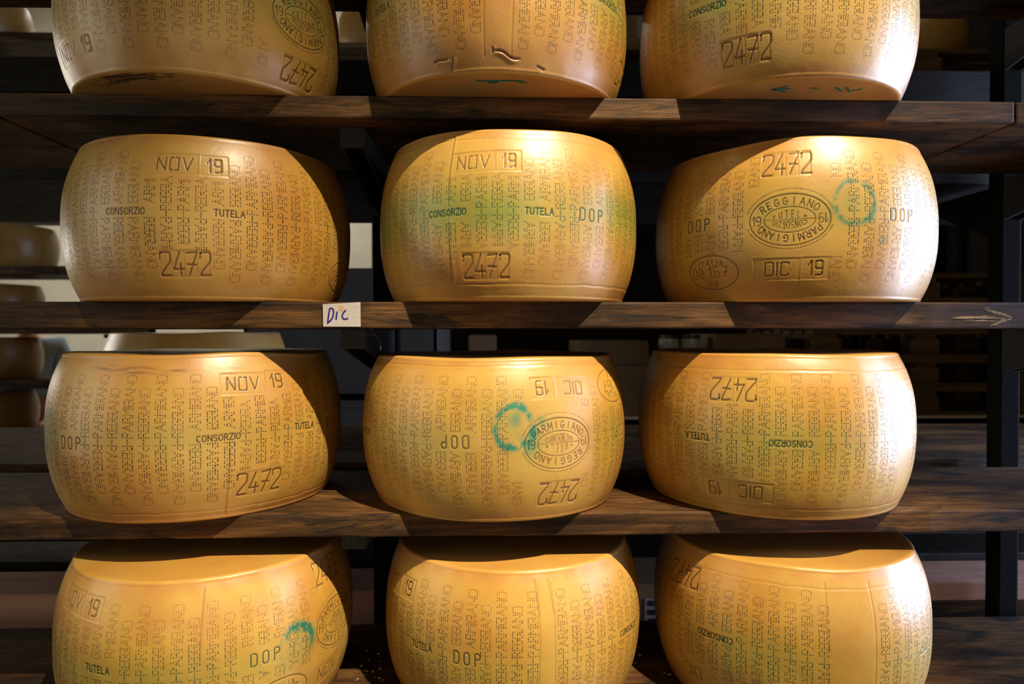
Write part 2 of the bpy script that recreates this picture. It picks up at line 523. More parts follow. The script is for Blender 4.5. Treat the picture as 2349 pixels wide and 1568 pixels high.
def stamp_lines(kind, flip):
    """(polylines with half width and ink) and the keep-clear rectangles, in mm around the stamp's centre"""
    L, plate, dots, keep, fit = [], [], [], [], []
    r = rot180 if flip else (lambda x: x)
    if kind in ('NOV', 'DIC', 'N', 'NOVp'):
        t, W = text_lines('N[V' if kind == 'NOV' else 'DIC', 18.0, .30, 1.05, .04)
        L = [(p, .85, .66) for p in r(t)]
        plate = [(-32, 32, -14.5, 14.5)]
        keep = [(-33, 33, -17, 17)]
    elif kind == '19':
        t, W = text_lines('19', 19.0, .30, 1.0)
        L = [(p, 1.02, .70) for p in r(t)]
        plate = [(-18.5, 18.5, -14.5, 14.5)]
        keep = [(-20, 20, -17, 17)]
    elif kind == '2472':
        t, W = text_lines('2472', 31.0, .145, 1.0, .04)
        L = [(p, 1.12, .72) for p in r(t)]
        plate = [(-34 + 17 * i, -17.6 + 17 * i, -18, 18) for i in range(4)]
        keep = [(-36, 36, -20, 20)]
    elif kind == 'CONSORZIO':
        t, W = text_lines('cqNSqRZIq', 8.6, .26, 1.0)
        L = [(p, .78, .95) for p in r(t)]
        keep = [(-W / 2 - 1, W / 2 + 1, -7.5, 7.5)]
    elif kind == 'TUTELA':
        t, W = text_lines('TUTELA', 9.0, .26, 1.0)
        L = [(p, .80, .95) for p in r(t)]
        keep = [(-W / 2 - 1, W / 2 + 1, -7.5, 7.5)]
    elif kind == 'DOP':
        t, W = text_lines('dop', 17.2, .50, .92)
        L = [(p, .95, .80) for p in r(t)]
        for dx in (() if flip else (-8.2, 8.6, 20.5)):
            q = [(dx, -9.2), (dx + .8, -9.2)]
            L.append((r([q])[0], .50, .55))
        keep = [(-W / 2 - 2, W / 2 + 2, -12, 12)]
    elif kind == 'ITALIA':
        L.append((arc(0, 0, 45, 25, 0, 360, 72), .85, .55))
        for s, h, y, hw, g in (('ITALIA', 8.0, 14.0, .65, .42), ('08', 15.5, -.6, .8, .26), ('167', 15.5, .6, .8, .32), ('cE', 6.5, -17, .6, .9)):
            t, W = text_lines(s, h, g)
            off = {'08': -26, '167': 11}.get(s, 0)
            for p in t:
                L.append((r([[(a * 1.25 + off, b + y + (-.006 * a * a if s == 'ITALIA' else 0)) for a, b in p]])[0], hw, .45))
        keep = [(-47, 47, -27, 27)]
    elif kind == 'OVAL':
        A = oval_half(*OVAL_A)
        B = [([(-a, -b) for a, b in p], hw, ik) for p, hw, ik in oval_half(*OVAL_B)]
        L = A + B
        L.append((arc(0, 0, 53.5, 36.0, 0, 360, 72), .70, .92))
        L.append((arc(0, 0, 34.0, 17.8, 0, 360, 48), .55, .75))
        L.append(([(-33.5, 0), (33.5, 0)], .40, .55))
        if flip:
            L = [([(-a, -b) for a, b in p], hw, ik) for p, hw, ik in L]
        for i in range(46):
            t = math.radians(18 + 144 * i / 45)
            for s in (1, -1):
                dots.append((58.5 * math.cos(t), s * (43.5 * math.sin(t) - (0 if s > 0 else 3))))
        keep = [(-60, 60, -47, 47), (-40, 40, -200, 200)]
    return L, plate, dots, keep


def split_sharp(p, maxlen=1.6):
    """densify a polyline and cut it where it turns sharply"""
    out, cur = [], [p[0]]
    for i in range(1, len(p)):
        a, b = np.array(p[i - 1], float), np.array(p[i], float)
        n = max(1, int(math.ceil(np.hypot(*(b - a)) / maxlen)))
        for k in range(1, n + 1):
            cur.append(tuple(a + (b - a) * k / n))
        if i < len(p) - 1:
            c = np.array(p[i + 1], float)
            t0, t1 = math.atan2(*(b - a)[::-1]), math.atan2(*(c - b)[::-1])
            d = abs((t1 - t0 + PI) % (2 * PI) - PI)
            if d > 0.75:
                out.append(cur)
                cur = [p[i]]
    out.append(cur)
    return out


def sines(th, z, r, n, kmax, zk):
    """smooth periodic unevenness around the wheel"""
    s = 0
    for _ in range(n):
        s = s + r.normal() * np.cos(r.integers(1, kmax) * th + r.uniform(-zk, zk) * z + r.uniform(0, 6.28))
    return s / math.sqrt(n)


def build_wheel(name, X, Y, R, h, z0, phi, stamps, phase, seed, label, group, flip_cols=False, greens=(), browns=(), teals=(), ink=0.8,
                strips=(), seams=(), cracks=(), band=None, fine=True, dots_green=0.0, ink_fade=0.25, tans=(), turn=0.0):
    """One wheel. Angles are measured from the side that faces the aisle (-y), positive towards +x; heights in mm from mid height."""
    r = np.random.default_rng(seed)
    rim = R * 0.878
    N1, N2, M = (660, 44, 196) if fine else (96, 60, 24)
    half = math.radians(97) if fine else PI * 0.6
    thf = np.linspace(phi - half, phi + half, N1)
    thb = np.linspace(phi + half, phi + 2 * PI - half, N2 + 2)[1:-1]
    th = np.concatenate([thf, thb])
    fil = 0.0055
    zz = np.linspace(fil, h - fil, M)
    s = zz / h
    prof = rim + (R - rim) * (1 - np.abs(2 * s - 1) ** 2.4)
    TH, ZZ = np.meshgrid(th, zz)
    V = (ZZ - h / 2) * 1000.0
    A = TH * R * 1000.0
    rad = np.repeat(prof[:, None], len(th), 1)
    rad = rad + 0.0007 * sines(TH, ZZ, r, 7, 7, 18) + 0.00018 * sines(TH, ZZ, r, 14, 34, 120)
    green = np.zeros_like(rad)
    teal = np.zeros_like(rad)
    brown = np.zeros_like(rad)
    tan = np.zeros_like(rad)
    weave = np.ones_like(rad)
    disp = np.zeros_like(rad)
    da, dv = (thf[1] - thf[0]) * R * 1000, (zz[1] - zz[0]) * 1000
    a0, v0 = thf[0] * R * 1000, V[0, 0]
    nz = sines(TH, ZZ, r, 12, 40, 90)
    nz2 = sines(TH, ZZ, r, 20, 160, 420)
    nz3 = sines(TH, ZZ, r, 24, 420, 1100)
    nz4 = sines(TH, ZZ, r, 24, 60, 900)

    def window(x0, x1, y0, y1):
        i0, i1 = int((x0 - a0) / da) - 1, int((x1 - a0) / da) + 2
        j0, j1 = int((y0 - v0) / dv) - 1, int((y1 - v0) / dv) + 2
        return max(0, i0), min(N1, i1), max(0, j0), min(M, j1)

    for (t, v, st_, sv, amp) in greens:
        g = amp * np.exp(-((TH - t) / st_) ** 2 - ((V - v + 4 * nz) / sv) ** 2) * (0.85 + 0.12 * nz)
        green = np.maximum(green, np.clip(g, 0, .92))
    for (t, v, ra, rw, amp, *side) in teals:   # brushed ring, or a blob when ra is 0
        d = np.hypot((TH - t) * R * 1000, (V - v) * .95) + 1.0 * nz3 + .8 * nz2
        g = np.exp(-((d - ra - 1.2 * nz) / rw) ** 2) * amp * np.clip(.78 + .30 * nz + .32 * nz2 + .30 * nz3, 0, 1.2)
        if side:                                 # the brush pressed harder on one side
            g = g * np.clip(.30 + .75 * np.cos(np.arctan2(V - v, (TH - t) * R * 1000) - side[0]), .10, 1)
        teal = np.maximum(teal, np.clip(g * 1.25, 0, .96))
    for (t, v, st_, sv, amp) in browns:
        g = amp * np.exp(-((TH - t) / st_) ** 2 - ((V - v) / sv) ** 2) * np.clip(.45 + .70 * nz4 + .20 * nz3, 0, 1.2)
        brown = np.maximum(brown, np.clip(g, 0, .9))
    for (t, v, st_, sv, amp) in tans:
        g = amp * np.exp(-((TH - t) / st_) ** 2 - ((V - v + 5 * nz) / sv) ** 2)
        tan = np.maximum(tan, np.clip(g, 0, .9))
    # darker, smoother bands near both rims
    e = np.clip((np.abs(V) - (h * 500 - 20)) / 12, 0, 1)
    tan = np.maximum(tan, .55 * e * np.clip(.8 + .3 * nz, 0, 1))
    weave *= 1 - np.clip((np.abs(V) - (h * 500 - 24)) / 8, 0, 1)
    for (t, ta, tb, v1, v2, dep) in seams:      # upright groove from (ta, v1) to (tb, v2)
        tc = ta + (tb - ta) * (V - v1) / (v2 - v1)
        inn = (V > min(v1, v2)) & (V < max(v1, v2))
        d = (TH - tc) * R * 1000 + 1.0 * nz * .4
        disp -= np.where(inn, dep * (np.exp(-(d / 1.3) ** 2) - .55 * np.exp(-((d - 3) / 2.6) ** 2)), 0)
        brown = np.maximum(brown, np.where(inn, .42 * np.exp(-(d / 1.1) ** 2), 0))
    if band is not None:                         # ridge line around the foot or the shoulder
        for bv in band:
            d = V - bv - .5 * nz
            disp += -.40 * np.exp(-(d / 1.1) ** 2) + .18 * np.exp(-((d + 3) / 3) ** 2)
            brown = np.maximum(brown, .25 * np.exp(-(d / .9) ** 2))
    for (t, v, ln, ang, dep) in cracks:          # torn crack in the rind
        x, y = A - t * R * 1000, V - v
        c_, s_ = math.cos(ang), math.sin(ang)
        x, y = c_ * x + s_ * y, -s_ * x + c_ * y
        y = y + 1.2 * np.sin(x / 5.0) + .8 * nz
        k = np.exp(-(y / 1.15) ** 2) * np.clip(1.15 - np.abs(x / ln) ** 3, 0, 1)
        disp -= dep * k - .45 * dep * np.exp(-((y + 3) / 2.4) ** 2) * np.clip(1.1 - np.abs(x / ln) ** 2, 0, 1)
        brown = np.maximum(brown, np.clip(1.5 * k, 0, .97))
    keeps, inks, dlist = [], [], []
    for (kind, t, v, flip) in stamps:
        L, plate, dts, keep = stamp_lines(kind, flip)
        ca = t * R * 1000
        tilt = r.normal() * .02
        ct, stt = math.cos(tilt), math.sin(tilt)
        tr = lambda a, b: (ca + a * ct - b * stt, v + a * stt + b * ct)
        for k in keep:
            keeps.append((ca + k[0], ca + k[1], v + k[2], v + k[3]))
        fade = 1.0 - ink_fade * r.random()
        for (x0, x1, y0, y1) in plate:
            i0, i1, j0, j1 = window(ca + x0 - 5, ca + x1 + 5, v + y0 - 5, v + y1 + 5)
            if i1 <= i0: continue
            x = A[j0:j1, i0:i1] - ca
            y = V[j0:j1, i0:i1] - v
            x, y = x * ct + y * stt, -x * stt + y * ct
            d = np.maximum(np.maximum(x0 - x, x - x1), np.maximum(y0 - y, y - y1))
            disp[j0:j1, i0:i1] += -.32 * np.clip(.5 - d / 1.6, 0, 1) - .22 * np.exp(-(d / .9) ** 2) + .10 * np.exp(-((d - 2) / 1.2) ** 2)
            weave[j0:j1, i0:i1] *= np.clip(.5 + d / 2, 0.15, 1)
            brown[j0:j1, i0:i1] = np.maximum(brown[j0:j1, i0:i1], .20 * np.exp(-(d / .8) ** 2))
        if kind == 'OVAL':
            i0, i1, j0, j1 = window(ca - 60, ca + 60, v - 46, v + 46)
            x, y = A[j0:j1, i0:i1] - ca, V[j0:j1, i0:i1] - v
            d = (np.sqrt((x / 54.5) ** 2 + (y / 35) ** 2) - 1) * 40
            weave[j0:j1, i0:i1] *= np.clip(.5 + d / 4, .1, 1)
            disp[j0:j1, i0:i1] -= .35 * np.clip(.5 - d / 3, 0, 1)
        if kind == 'ITALIA':
            i0, i1, j0, j1 = window(ca - 46, ca + 46, v - 26, v + 26)
            weave[j0:j1, i0:i1] *= .25
        for (p, hw, ik) in L:
            for q in split_sharp(p):
                q = [tr(*c) for c in q]
                inks.append((q, hw, ik * fade * ink / .8))
                qa = np.array(q)
                dep = .42 + .30 * hw
                i0, i1, j0, j1 = window(qa[:, 0].min() - 4, qa[:, 0].max() + 4, qa[:, 1].min() - 4, qa[:, 1].max() + 4)
                if i1 <= i0 or j1 <= j0: continue
                x, y = A[j0:j1, i0:i1], V[j0:j1, i0:i1]
                dm = np.full(x.shape, 1e9)
                for (ax, ay), (bx, by) in zip(qa[:-1], qa[1:]):
                    ux, uy = bx - ax, by - ay
                    l2 = ux * ux + uy * uy + 1e-9
                    tt = np.clip(((x - ax) * ux + (y - ay) * uy) / l2, 0, 1)
                    dm = np.minimum(dm, np.hypot(x - ax - tt * ux, y - ay - tt * uy))
                disp[j0:j1, i0:i1] = np.minimum(disp[j0:j1, i0:i1], disp[j0:j1, i0:i1] * 0 - dep * np.exp(-(dm / (hw * 1.25)) ** 4) + np.clip(disp[j0:j1, i0:i1], -2, 0))
                disp[j0:j1, i0:i1] += .10 * np.exp(-((dm - hw * 2.0) / .8) ** 2)
        for c in dts:
            dlist.append((*tr(*c), ink, .78))
    for (ta, tb) in strips:                       # plain strip between two fine grooves, no dotted lettering
        keeps.append((ta * R * 1000 + 4, tb * R * 1000 - 4, -200, 200))
        for t in (ta, tb):
            d = (TH - t) * R * 1000 + .5 * nz
            inn = np.abs(V) < h * 500 - 16
            disp -= np.where(inn, .55 * np.exp(-(d / 1.0) ** 2), 0)
            brown = np.maximum(brown, np.where(inn, .30 * np.exp(-(d / .9) ** 2), 0))
        inside = (TH > ta) & (TH < tb)
        weave *= np.where(inside, .35, 1)
    # dotted columns: PARMIGIANO and REGGIANO run away from a dash at mid height, turn about
    pitch = 2 * PI / round(2 * PI * R / 0.0222)
    if fine:
        lo, hi = int((phi - half + .02 - phase) / pitch), int((phi + half - .02 - phase) / pitch)
        zmax = h * 500 - 19
        for ci in range(lo, hi + 1):
            tc = phase + ci * pitch
            ac = tc * R * 1000
            up, dn = ('PARMIGIANO', 'REGGIANO') if (ci % 2 == 0) != flip_cols else ('REGGIANO', 'PARMIGIANO')
            fade_c = np.clip(ink * (1 - ink_fade * r.random()), .15, 1)
            lean = r.normal() * .006

            def put(a, v, f):
                if abs(v) > zmax: return
                dlist.append((ac + a + lean * v, v, f * (1.15 - .25 * abs(v) / 95), (.96 - .20 * min(1, abs(v) / 80)) * (.88 + .12 * ink)))

            def clear(va, vb):
                for (x0, x1, y0, y1) in keeps:
                    if x0 - 5.5 < ac < x1 + 5.5 and vb > y0 and va < y1: return False
                return True
            if clear(-3, 3):
                for k in (-1, 0, 1): put(0, k * 2.6, fade_c)
            for word, sg in ((up, 1), (dn, -1)):
                pos = 5.6
                for ch in word:
                    wd = DW[ch] * 2.75
                    va, vb = sorted((sg * pos, sg * (pos + wd)))
                    if clear(va, vb):
                        f = fade_c * (1 - .5 * max(0, r.random() - .8)) * (1 - .25 * ink_fade * (pos / 90) ** 2)
                        for (cx, hy) in DOTF[ch]:
                            along = pos + cx * 2.75
                            put(-sg * (hy - 2) * 3.3, sg * along, f)
                    pos += wd + 2.34
    # press the dots into the surface a little
    for (a, v, f, rr) in dlist:
        i0, i1, j0, j1 = window(a - 2.4, a + 2.4, v - 2.4, v + 2.4)
        if i1 <= i0 or j1 <= j0: continue
        d2 = (A[j0:j1, i0:i1] - a) ** 2 + (V[j0:j1, i0:i1] - v) ** 2
        disp[j0:j1, i0:i1] -= .26 * np.exp(-d2 / .9)
    rad = rad + disp / 1000.0
    # --- vertices: bottom centre, bottom rings, fillet, side, fillet, top rings, top centre
    nT = len(th)
    cs, sn = np.sin(th), -np.cos(th)            # x and y of each angle
    rows = []                                   # (radius array, z array)
    rb, rt = rad[0], rad[-1]
    dent = 0.0012 * sines(th, th * 0, np.random.default_rng(seed + 5), 6, 7, 0)
    for fr in (.35, .7, .9, .97):
        rows.append((fr * (rb - fil), np.full(nT, 0.0)))
    for a in np.linspace(-90, 0, 6)[:-1]:
        rows.append((rb - fil + fil * math.cos(math.radians(a)), np.full(nT, fil + fil * math.sin(math.radians(a)))))
    for j in range(M):
        k = np.clip((s[j] - .85) / .15, 0, 1)
        rows.append((rad[j], zz[j] + dent * k))
    for a in np.linspace(0, 90, 6)[1:]:
        rows.append((rt - fil + fil * math.cos(math.radians(a)), h - fil + fil * math.sin(math.radians(a)) + dent))
    for fr in (.97, .9, .75, .55, .3):
        rows.append((fr * (rt - fil), h + dent * fr - .0015 * (1 - fr)))
    nR = len(rows)
    P = np.zeros((nR * nT + 2, 3))
    for i, (q, z_) in enumerate(rows):
        P[i * nT:(i + 1) * nT, 0] = q * cs
        P[i * nT:(i + 1) * nT, 1] = q * sn
        P[i * nT:(i + 1) * nT, 2] = z_
    P[-2] = (0, 0, 0.0)
    P[-1] = (0, 0, h - .0015)
    i, j = np.meshgrid(np.arange(nR - 1), np.arange(nT), indexing='ij')
    jn = (j + 1) % nT
    quads = np.stack([i * nT + j, i * nT + jn, (i + 1) * nT + jn, (i + 1) * nT + j], -1).reshape(-1, 4)
    jj = np.arange(nT)
    cb, ctp = nR * nT, nR * nT + 1
    tb = np.stack([np.full(nT, cb), (jj + 1) % nT, jj], -1)
    tt = np.stack([np.full(nT, ctp), (nR - 1) * nT + jj, (nR - 1) * nT + (jj + 1) % nT], -1)
    off = 9                                     # rows before the side rows

    def vattr(arr, topv=0.0):
        o = np.zeros((nR, nT))
        o[off:off + M] = arr
        o[:off] = arr[0] * 0 + topv
        o[off + M:] = arr[-1] * 0 + topv
        return np.concatenate([o.ravel(), [topv, topv]])
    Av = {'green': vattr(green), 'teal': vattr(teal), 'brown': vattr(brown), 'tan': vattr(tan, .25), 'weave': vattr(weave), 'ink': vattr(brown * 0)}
    UV = np.zeros((nR * nT + 2, 2))
    UV[:, 0] = np.concatenate([np.tile(th * R, nR), [0, 0]])
    UV[:, 1] = P[:, 2]
    verts, faces_v, faces_n, mats = [P], [quads.ravel(), tb.ravel(), tt.ravel()], [np.full(len(quads), 4), np.full(nT, 3), np.full(nT, 3)], [np.zeros(len(quads) + 2 * nT, int)]
    nv = len(P)
    uvs = [UV]
    extra = {k: [v_] for k, v_ in Av.items()}

    def sample(arr, a, v):
        x = np.clip((np.asarray(a) - a0) / da, 0, N1 - 1.001)
        y = np.clip((np.asarray(v) - v0) / dv, 0, M - 1.001)
        ix, iy = x.astype(int), y.astype(int)
        fx, fy = x - ix, y - iy
        return (arr[iy, ix] * (1 - fx) * (1 - fy) + arr[iy, ix + 1] * fx * (1 - fy) + arr[iy + 1, ix] * (1 - fx) * fy + arr[iy + 1, ix + 1] * fx * fy)

    def place(a, v, lift):
        a, v = np.asarray(a, float), np.asarray(v, float)
        q = sample(rad, a, v) + lift
        t = a / (R * 1000)
        return np.stack([q * np.sin(t), -q * np.cos(t), v / 1000 + h / 2], -1)

    def push(p, f, n, g, k_):
        nonlocal nv
        verts.append(p)
        faces_v.append(np.asarray(f).ravel() + nv)
        faces_n.append(np.full(len(f), n))
        mats.append(np.ones(len(f), int))
        uvs.append(np.zeros((len(p), 2)))
        for nm in extra:
            extra[nm].append(g if nm == 'green' else k_ if nm == 'ink' else np.zeros(len(p)))
        nv += len(p)
    if dlist:
        D = np.array(dlist)
        keepm = (D[:, 0] > a0 + 3) & (D[:, 0] < a0 + da * (N1 - 1) - 3)
        D = D[keepm]
        K = 7
        ang = np.arange(K) * 2 * PI / K
        jit = 1 + .12 * r.normal(size=(len(D), 1))
        ax = D[:, 0:1] + D[:, 3:4] * jit * np.cos(ang)
        vx = D[:, 1:2] + D[:, 3:4] * jit * np.sin(ang)
        q = place(ax, vx, .00016)
        gg = np.clip(sample(green + teal, D[:, 0], D[:, 1]) * 1.1 + dots_green * np.exp(-(D[:, 1] / 40) ** 2), 0, .95)
        f = np.arange(len(D) * K).reshape(-1, K)
        # outward facing
        push(q.reshape(-1, 3), f, K, np.repeat(gg, K), np.repeat(np.clip(D[:, 2], 0, 1), K))
    for (q, hw, ik) in inks:
        qa = np.array(q)
        if qa[:, 0].min() < a0 + 4 or qa[:, 0].max() > a0 + da * (N1 - 1) - 4: continue
        d = np.gradient(qa, axis=0)
        d /= np.linalg.norm(d, axis=1)[:, None] + 1e-9
        nrm = np.stack([-d[:, 1], d[:, 0]], -1)
        qa = qa.copy()
        qa[0] -= d[0] * hw * .7
        qa[-1] += d[-1] * hw * .7
        l, rr = qa + nrm * hw * .92, qa - nrm * hw * .92
        pl, pr = place(l[:, 0], l[:, 1], .00020), place(rr[:, 0], rr[:, 1], .00020)
        n = len(qa)
        p = np.concatenate([pl, pr])
        ii = np.arange(n - 1)
        f = np.stack([ii, n + ii, n + ii + 1, ii + 1], -1)
        g = np.clip(sample(green + teal, qa[:, 0], qa[:, 1]) * 1.1 + dots_green * np.exp(-(qa[:, 1] / 40) ** 2), 0, .95)
        push(p, f, 4, np.concatenate([g, g]), np.full(2 * n, min(1, ik)))
    VV = np.concatenate(verts)
    FV = np.concatenate(faces_v).astype(np.int32)
    FN = np.concatenate(faces_n).astype(np.int32)
    me = bpy.data.meshes.new(name)
    me.vertices.add(len(VV))
    me.vertices.foreach_set('co', VV.astype(np.float32).ravel())
    me.loops.add(len(FV))
    me.loops.foreach_set('vertex_index', FV)
    me.polygons.add(len(FN))
    me.polygons.foreach_set('loop_start', np.concatenate([[0], np.cumsum(FN)[:-1]]).astype(np.int32))
    me.materials.append(RIND)
    me.materials.append(INK)
    me.polygons.foreach_set('material_index', np.concatenate(mats).astype(np.int32))
    me.update(calc_edges=True)
    me.validate()
    me.polygons.foreach_set('use_smooth', np.ones(len(me.polygons), bool))
    ul = me.uv_layers.new(name='UVMap')
    ul.data.foreach_set('uv', np.concatenate(uvs)[FV].astype(np.float32).ravel())
    for nm, parts in extra.items():
        at = me.attributes.new(nm, 'FLOAT', 'POINT')
        at.data.foreach_set('value', np.concatenate(parts).astype(np.float32))
    o = bpy.data.objects.new(name, me)
    C.objects.link(o)
    o.location = (X, Y, z0)
    return tag(o, label, 'cheese wheel', group)


G4 = 'cheese wheels on the front rack'
Zs = {1: 0.3387, 2: 0.0360, 3: -0.2792, 4: -0.5809}


def phi_of(X, Y):
    return math.atan2(-0.005 - X, Y + 1.006)


def wheel(row, X, Y, R, h, seed, phase, label, stamps, **kw):
    return build_wheel('cheese_wheel', X, Y, R, h, Zs[row], phi_of(X, Y), stamps, phase, seed, label, G4, **kw)


wheel(1, -0.4627, 0.0951, 0.2054, 0.2359, 101, 0.437, 'golden cheese wheel on the top shelf, first from left, dark smudge under its rim',
      [('NOV', -0.72, -79, 0), ('19', -.47, -79, 0), ('OVAL', 1.08, -12, 0), ('2472', 1.10, -86, 1)],
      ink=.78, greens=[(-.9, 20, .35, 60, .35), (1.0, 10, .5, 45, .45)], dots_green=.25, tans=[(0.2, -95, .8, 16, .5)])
wheel(1, 0.0009, 0.0857, 0.2047, 0.2359, 102, -0.151, 'golden cheese wheel on the top shelf, middle one, torn cracks above its lower rim',
      [('TUTELA', -.936, -8, 0), ('DOP', -.64, -2, 0), ('CONSORZIO', .86, -2, 0), ('2472', 1.32, -76, 0)],
      ink=.85, strips=[(-.094, .096)], cracks=[(-.415, -100, 13, .12, 2.2), (.065, -98, 20, -.25, 2.4), (-.035, -93, 4, 1.9, 1.0), (.32, -110, 8, -.06, 1.2), (-.335, -108, 10, 1.5, 1.2)],
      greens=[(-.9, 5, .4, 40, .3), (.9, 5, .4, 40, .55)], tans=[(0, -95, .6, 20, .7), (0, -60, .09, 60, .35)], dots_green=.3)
wheel(1, 0.4472, 0.0950, 0.2094, 0.2359, 103, -0.254, 'golden cheese wheel on the top shelf, third from left, sheen on its right flank',
      [('CONSORZIO', -.808, -9, 0), ('2472', -.55, -77, 0)],
      ink=.72, greens=[(-.75, 0, .45, 45, .6), (-.1, 25, .3, 30, .35), (.6, 10, .6, 40, .25)], dots_green=.45)
wheel(2, -0.4697, 0.1465, 0.2185, 0.2321, 104, 0.192, 'golden cheese wheel on the second shelf, first from left, stamped NOV 19 over 2472',
      [('NOV', .13, 70, 0), ('19', .372, 70, 0), ('CONSORZIO', -.17, 4, 0), ('TUTELA', .461, 4, 0), ('2472', .188, -67, 0), ('ITALIA', 1.495, -70, 0)],
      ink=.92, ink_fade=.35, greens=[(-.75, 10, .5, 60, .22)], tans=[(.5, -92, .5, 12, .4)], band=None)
wheel(2, 0.0192, 0.1248, 0.2107, 0.2389, 105, -0.084 - .112, 'cheese wheel with a broad green band, below the middle of the top shelf',
      [('NOV', -.262, 69, 0), ('19', -.018, 70, 0), ('CONSORZIO', -.435, 0, 0), ('TUTELA', .185, 0, 0), ('DOP', .569, 0, 0), ('2472', -.177, -74, 0)],
      ink=.48, ink_fade=.3, greens=[(-.5, 2, 1.2, 42, .74), (.9, 8, .5, 42, .70), (-1.2, -12, .4, 44, .85)], dots_green=.55,
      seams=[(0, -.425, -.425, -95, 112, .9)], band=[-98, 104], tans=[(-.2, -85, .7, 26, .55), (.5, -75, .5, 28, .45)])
wheel(2, 0.4932, 0.1340, 0.2186, 0.2325, 106, -0.415, 'cheese wheel under the top shelf with an oval seal and a green ring beside it',
      [('2472', -.42, 76, 0), ('OVAL', -.397, -4, 0), ('DOP', -1.022, 0, 0), ('DOP', .334, 2, 0), ('DIC', -.477, -72, 0), ('19', -.235, -72, 0), ('ITALIA', -.935, -72, 0)],
      ink=.80, greens=[(-.2, 10, .7, 40, .30), (.7, 10, .5, 40, .25), (-.05, 15, .16, 32, .30)], teals=[(-.006, 17.7, 28, 4, .55), (-.02, 24, 0, 13, .22), (.192, -33, 0, 6, .7)],
      tans=[(-.9, -100, .7, 14, .6)], dots_green=.3)
wheel(3, -0.4972, 0.1587, 0.2254, 0.2392, 107, 0.740, 'cheese wheel on the third shelf, first from left, with rusty streaks below its upper rim',
      [('NOV', .641, 76, 0), ('19', .878, 78, 0), ('CONSORZIO', .481, 2, 0), ('TUTELA', 1.082, 6, 0), ('DOP', -.47, -5, 0), ('2472', .74, -69, 0), ('DOP', 1.436, 4, 0)],
      ink=1.0, ink_fade=.35, greens=[(-.85, 5, .35, 40, .5), (.3, 5, .9, 30, .22)], teals=[(-.78, 10, 26, 7, .35)],
      browns=[(-.02, 98, .19, 5.0, .8), (-.24, 101, .12, 4, .6), (.20, 97, .10, 3.5, .6), (.56, 99, .10, 3, .5), (.55, 84, .05, 12, .35)], seams=[(0, .53, .545, -114, -8, .7)], band=[-104], tans=[(0, 100, .5, 12, .4)])
wheel(3, -0.0035, 0.1469, 0.2195, 0.2343, 108, 0.455, 'cheese wheel on the third shelf with an upside-down date and a teal brushed ring',
      [('19', .326, 74, 1), ('DIC', .575, 73, 1), ('OVAL', .433, -4, 1), ('2472', .46, -77, 1), ('DOP', -.26, 0, 1), ('ITALIA', 1.03, 71, 1), ('DOP', 1.10, 0, 1), ('CONSORZIO', -1.20, 0, 0)],
      ink=.62, ink_fade=.3, greens=[(-.5, 0, .5, 34, .34), (.15, 25, .35, 70, .30), (.95, 0, .3, 40, .4)],
      teals=[(.125, 21, 28, 5.0, 1.0), (.125, 21, 28, 5.5, 1.1, -1.6), (.20, -2, 0, 13, .75), (.14, 32, 0, 10, .45), (.30, 30, 0, 8, .5), (.07, 70, 0, 11, .28), (.06, 52, 0, 9, .3)],
      band=[106], dots_green=.12)
wheel(3, 0.4657, 0.1422, 0.2191, 0.2388, 109, -0.615, 'cheese wheel on the third shelf with 2472 upside down above CONSORZIO, third from left',
      [('2472', -.615, 67, 1), ('TUTELA', -.864, -5, 1), ('CONSORZIO', -.252, -6, 1), ('19', -.745, -80, 1), ('DIC', -.50, -80, 1)],
      ink=.72, greens=[(-.3, -5, .6, 42, .45), (.3, 0, .6, 40, .22)], dots_green=.4, strips=[(.56, .78)], band=[96, -102],
      tans=[(-.3, 104, .9, 9, .5), (-.3, -104, .9, 12, .5)])
wheel(4, -0.4597, 0.1033, 0.2183, 0.2375, 110, 0.175, 'cheese wheel on the lowest shelf, first from left, with a teal half ring beside DOP',
      [('NOV', -.668, 85, 0), ('19', -.42, 83, 0), ('TUTELA', -.327, 8, 0), ('DOP', .69, 4, 0), ('OVAL', 1.328, 8, 1), ('2472', 1.281, 88, 0), ('ITALIA', .80, -60, 0), ('NOV', 1.226, -60, 0)],
      ink=.62, greens=[(-.1, -5, 1.0, 34, .45)], teals=[(.904, 2, 27, 7, 1.0, 1.1), (.92, -2, 10, 9, .28)], seams=[(0, .30, .33, 20, 108, .22)], tans=[(.3, 70, .35, 14, .35)], dots_green=.45)
wheel(4, 0.0272, 0.1354, 0.2111, 0.2340, 111, -0.105, 'cheese wheel on the lowest shelf, between two others, plain strip right of its front',
      [('DIC', -1.19, 70, 0), ('19', -.915, 71, 0), ('TUTELA', -.717, -2, 0), ('DOP', -.341, -2, 0), ('CONSORZIO', .969, 4, 0)],
      ink=.82, greens=[(-.5, -15, .8, 36, .28)], strips=[(.15, .255)], dots_green=.25, seams=[(0, .15, .13, 60, 106, .3), (0, .255, .235, 60, 104, .3)])
wheel(4, 0.4863, 0.1245, 0.2153, 0.2363, 112, -0.47, 'cheese wheel on the lowest shelf with a wide blank strip, third from left',
      [('2472', -1.19, 74, 1), ('CONSORZIO', -.87, 2, 1), ('DIC', -1.073, -68, 1), ('DOP', .705, -2, 1)],
      ink=.80, greens=[(-.5, -10, .5, 40, .42), (.5, -10, .5, 36, .25)], strips=[(-.14, .178)], dots_green=.5, band=[94], tans=[(0, 0, .14, 90, .30)])

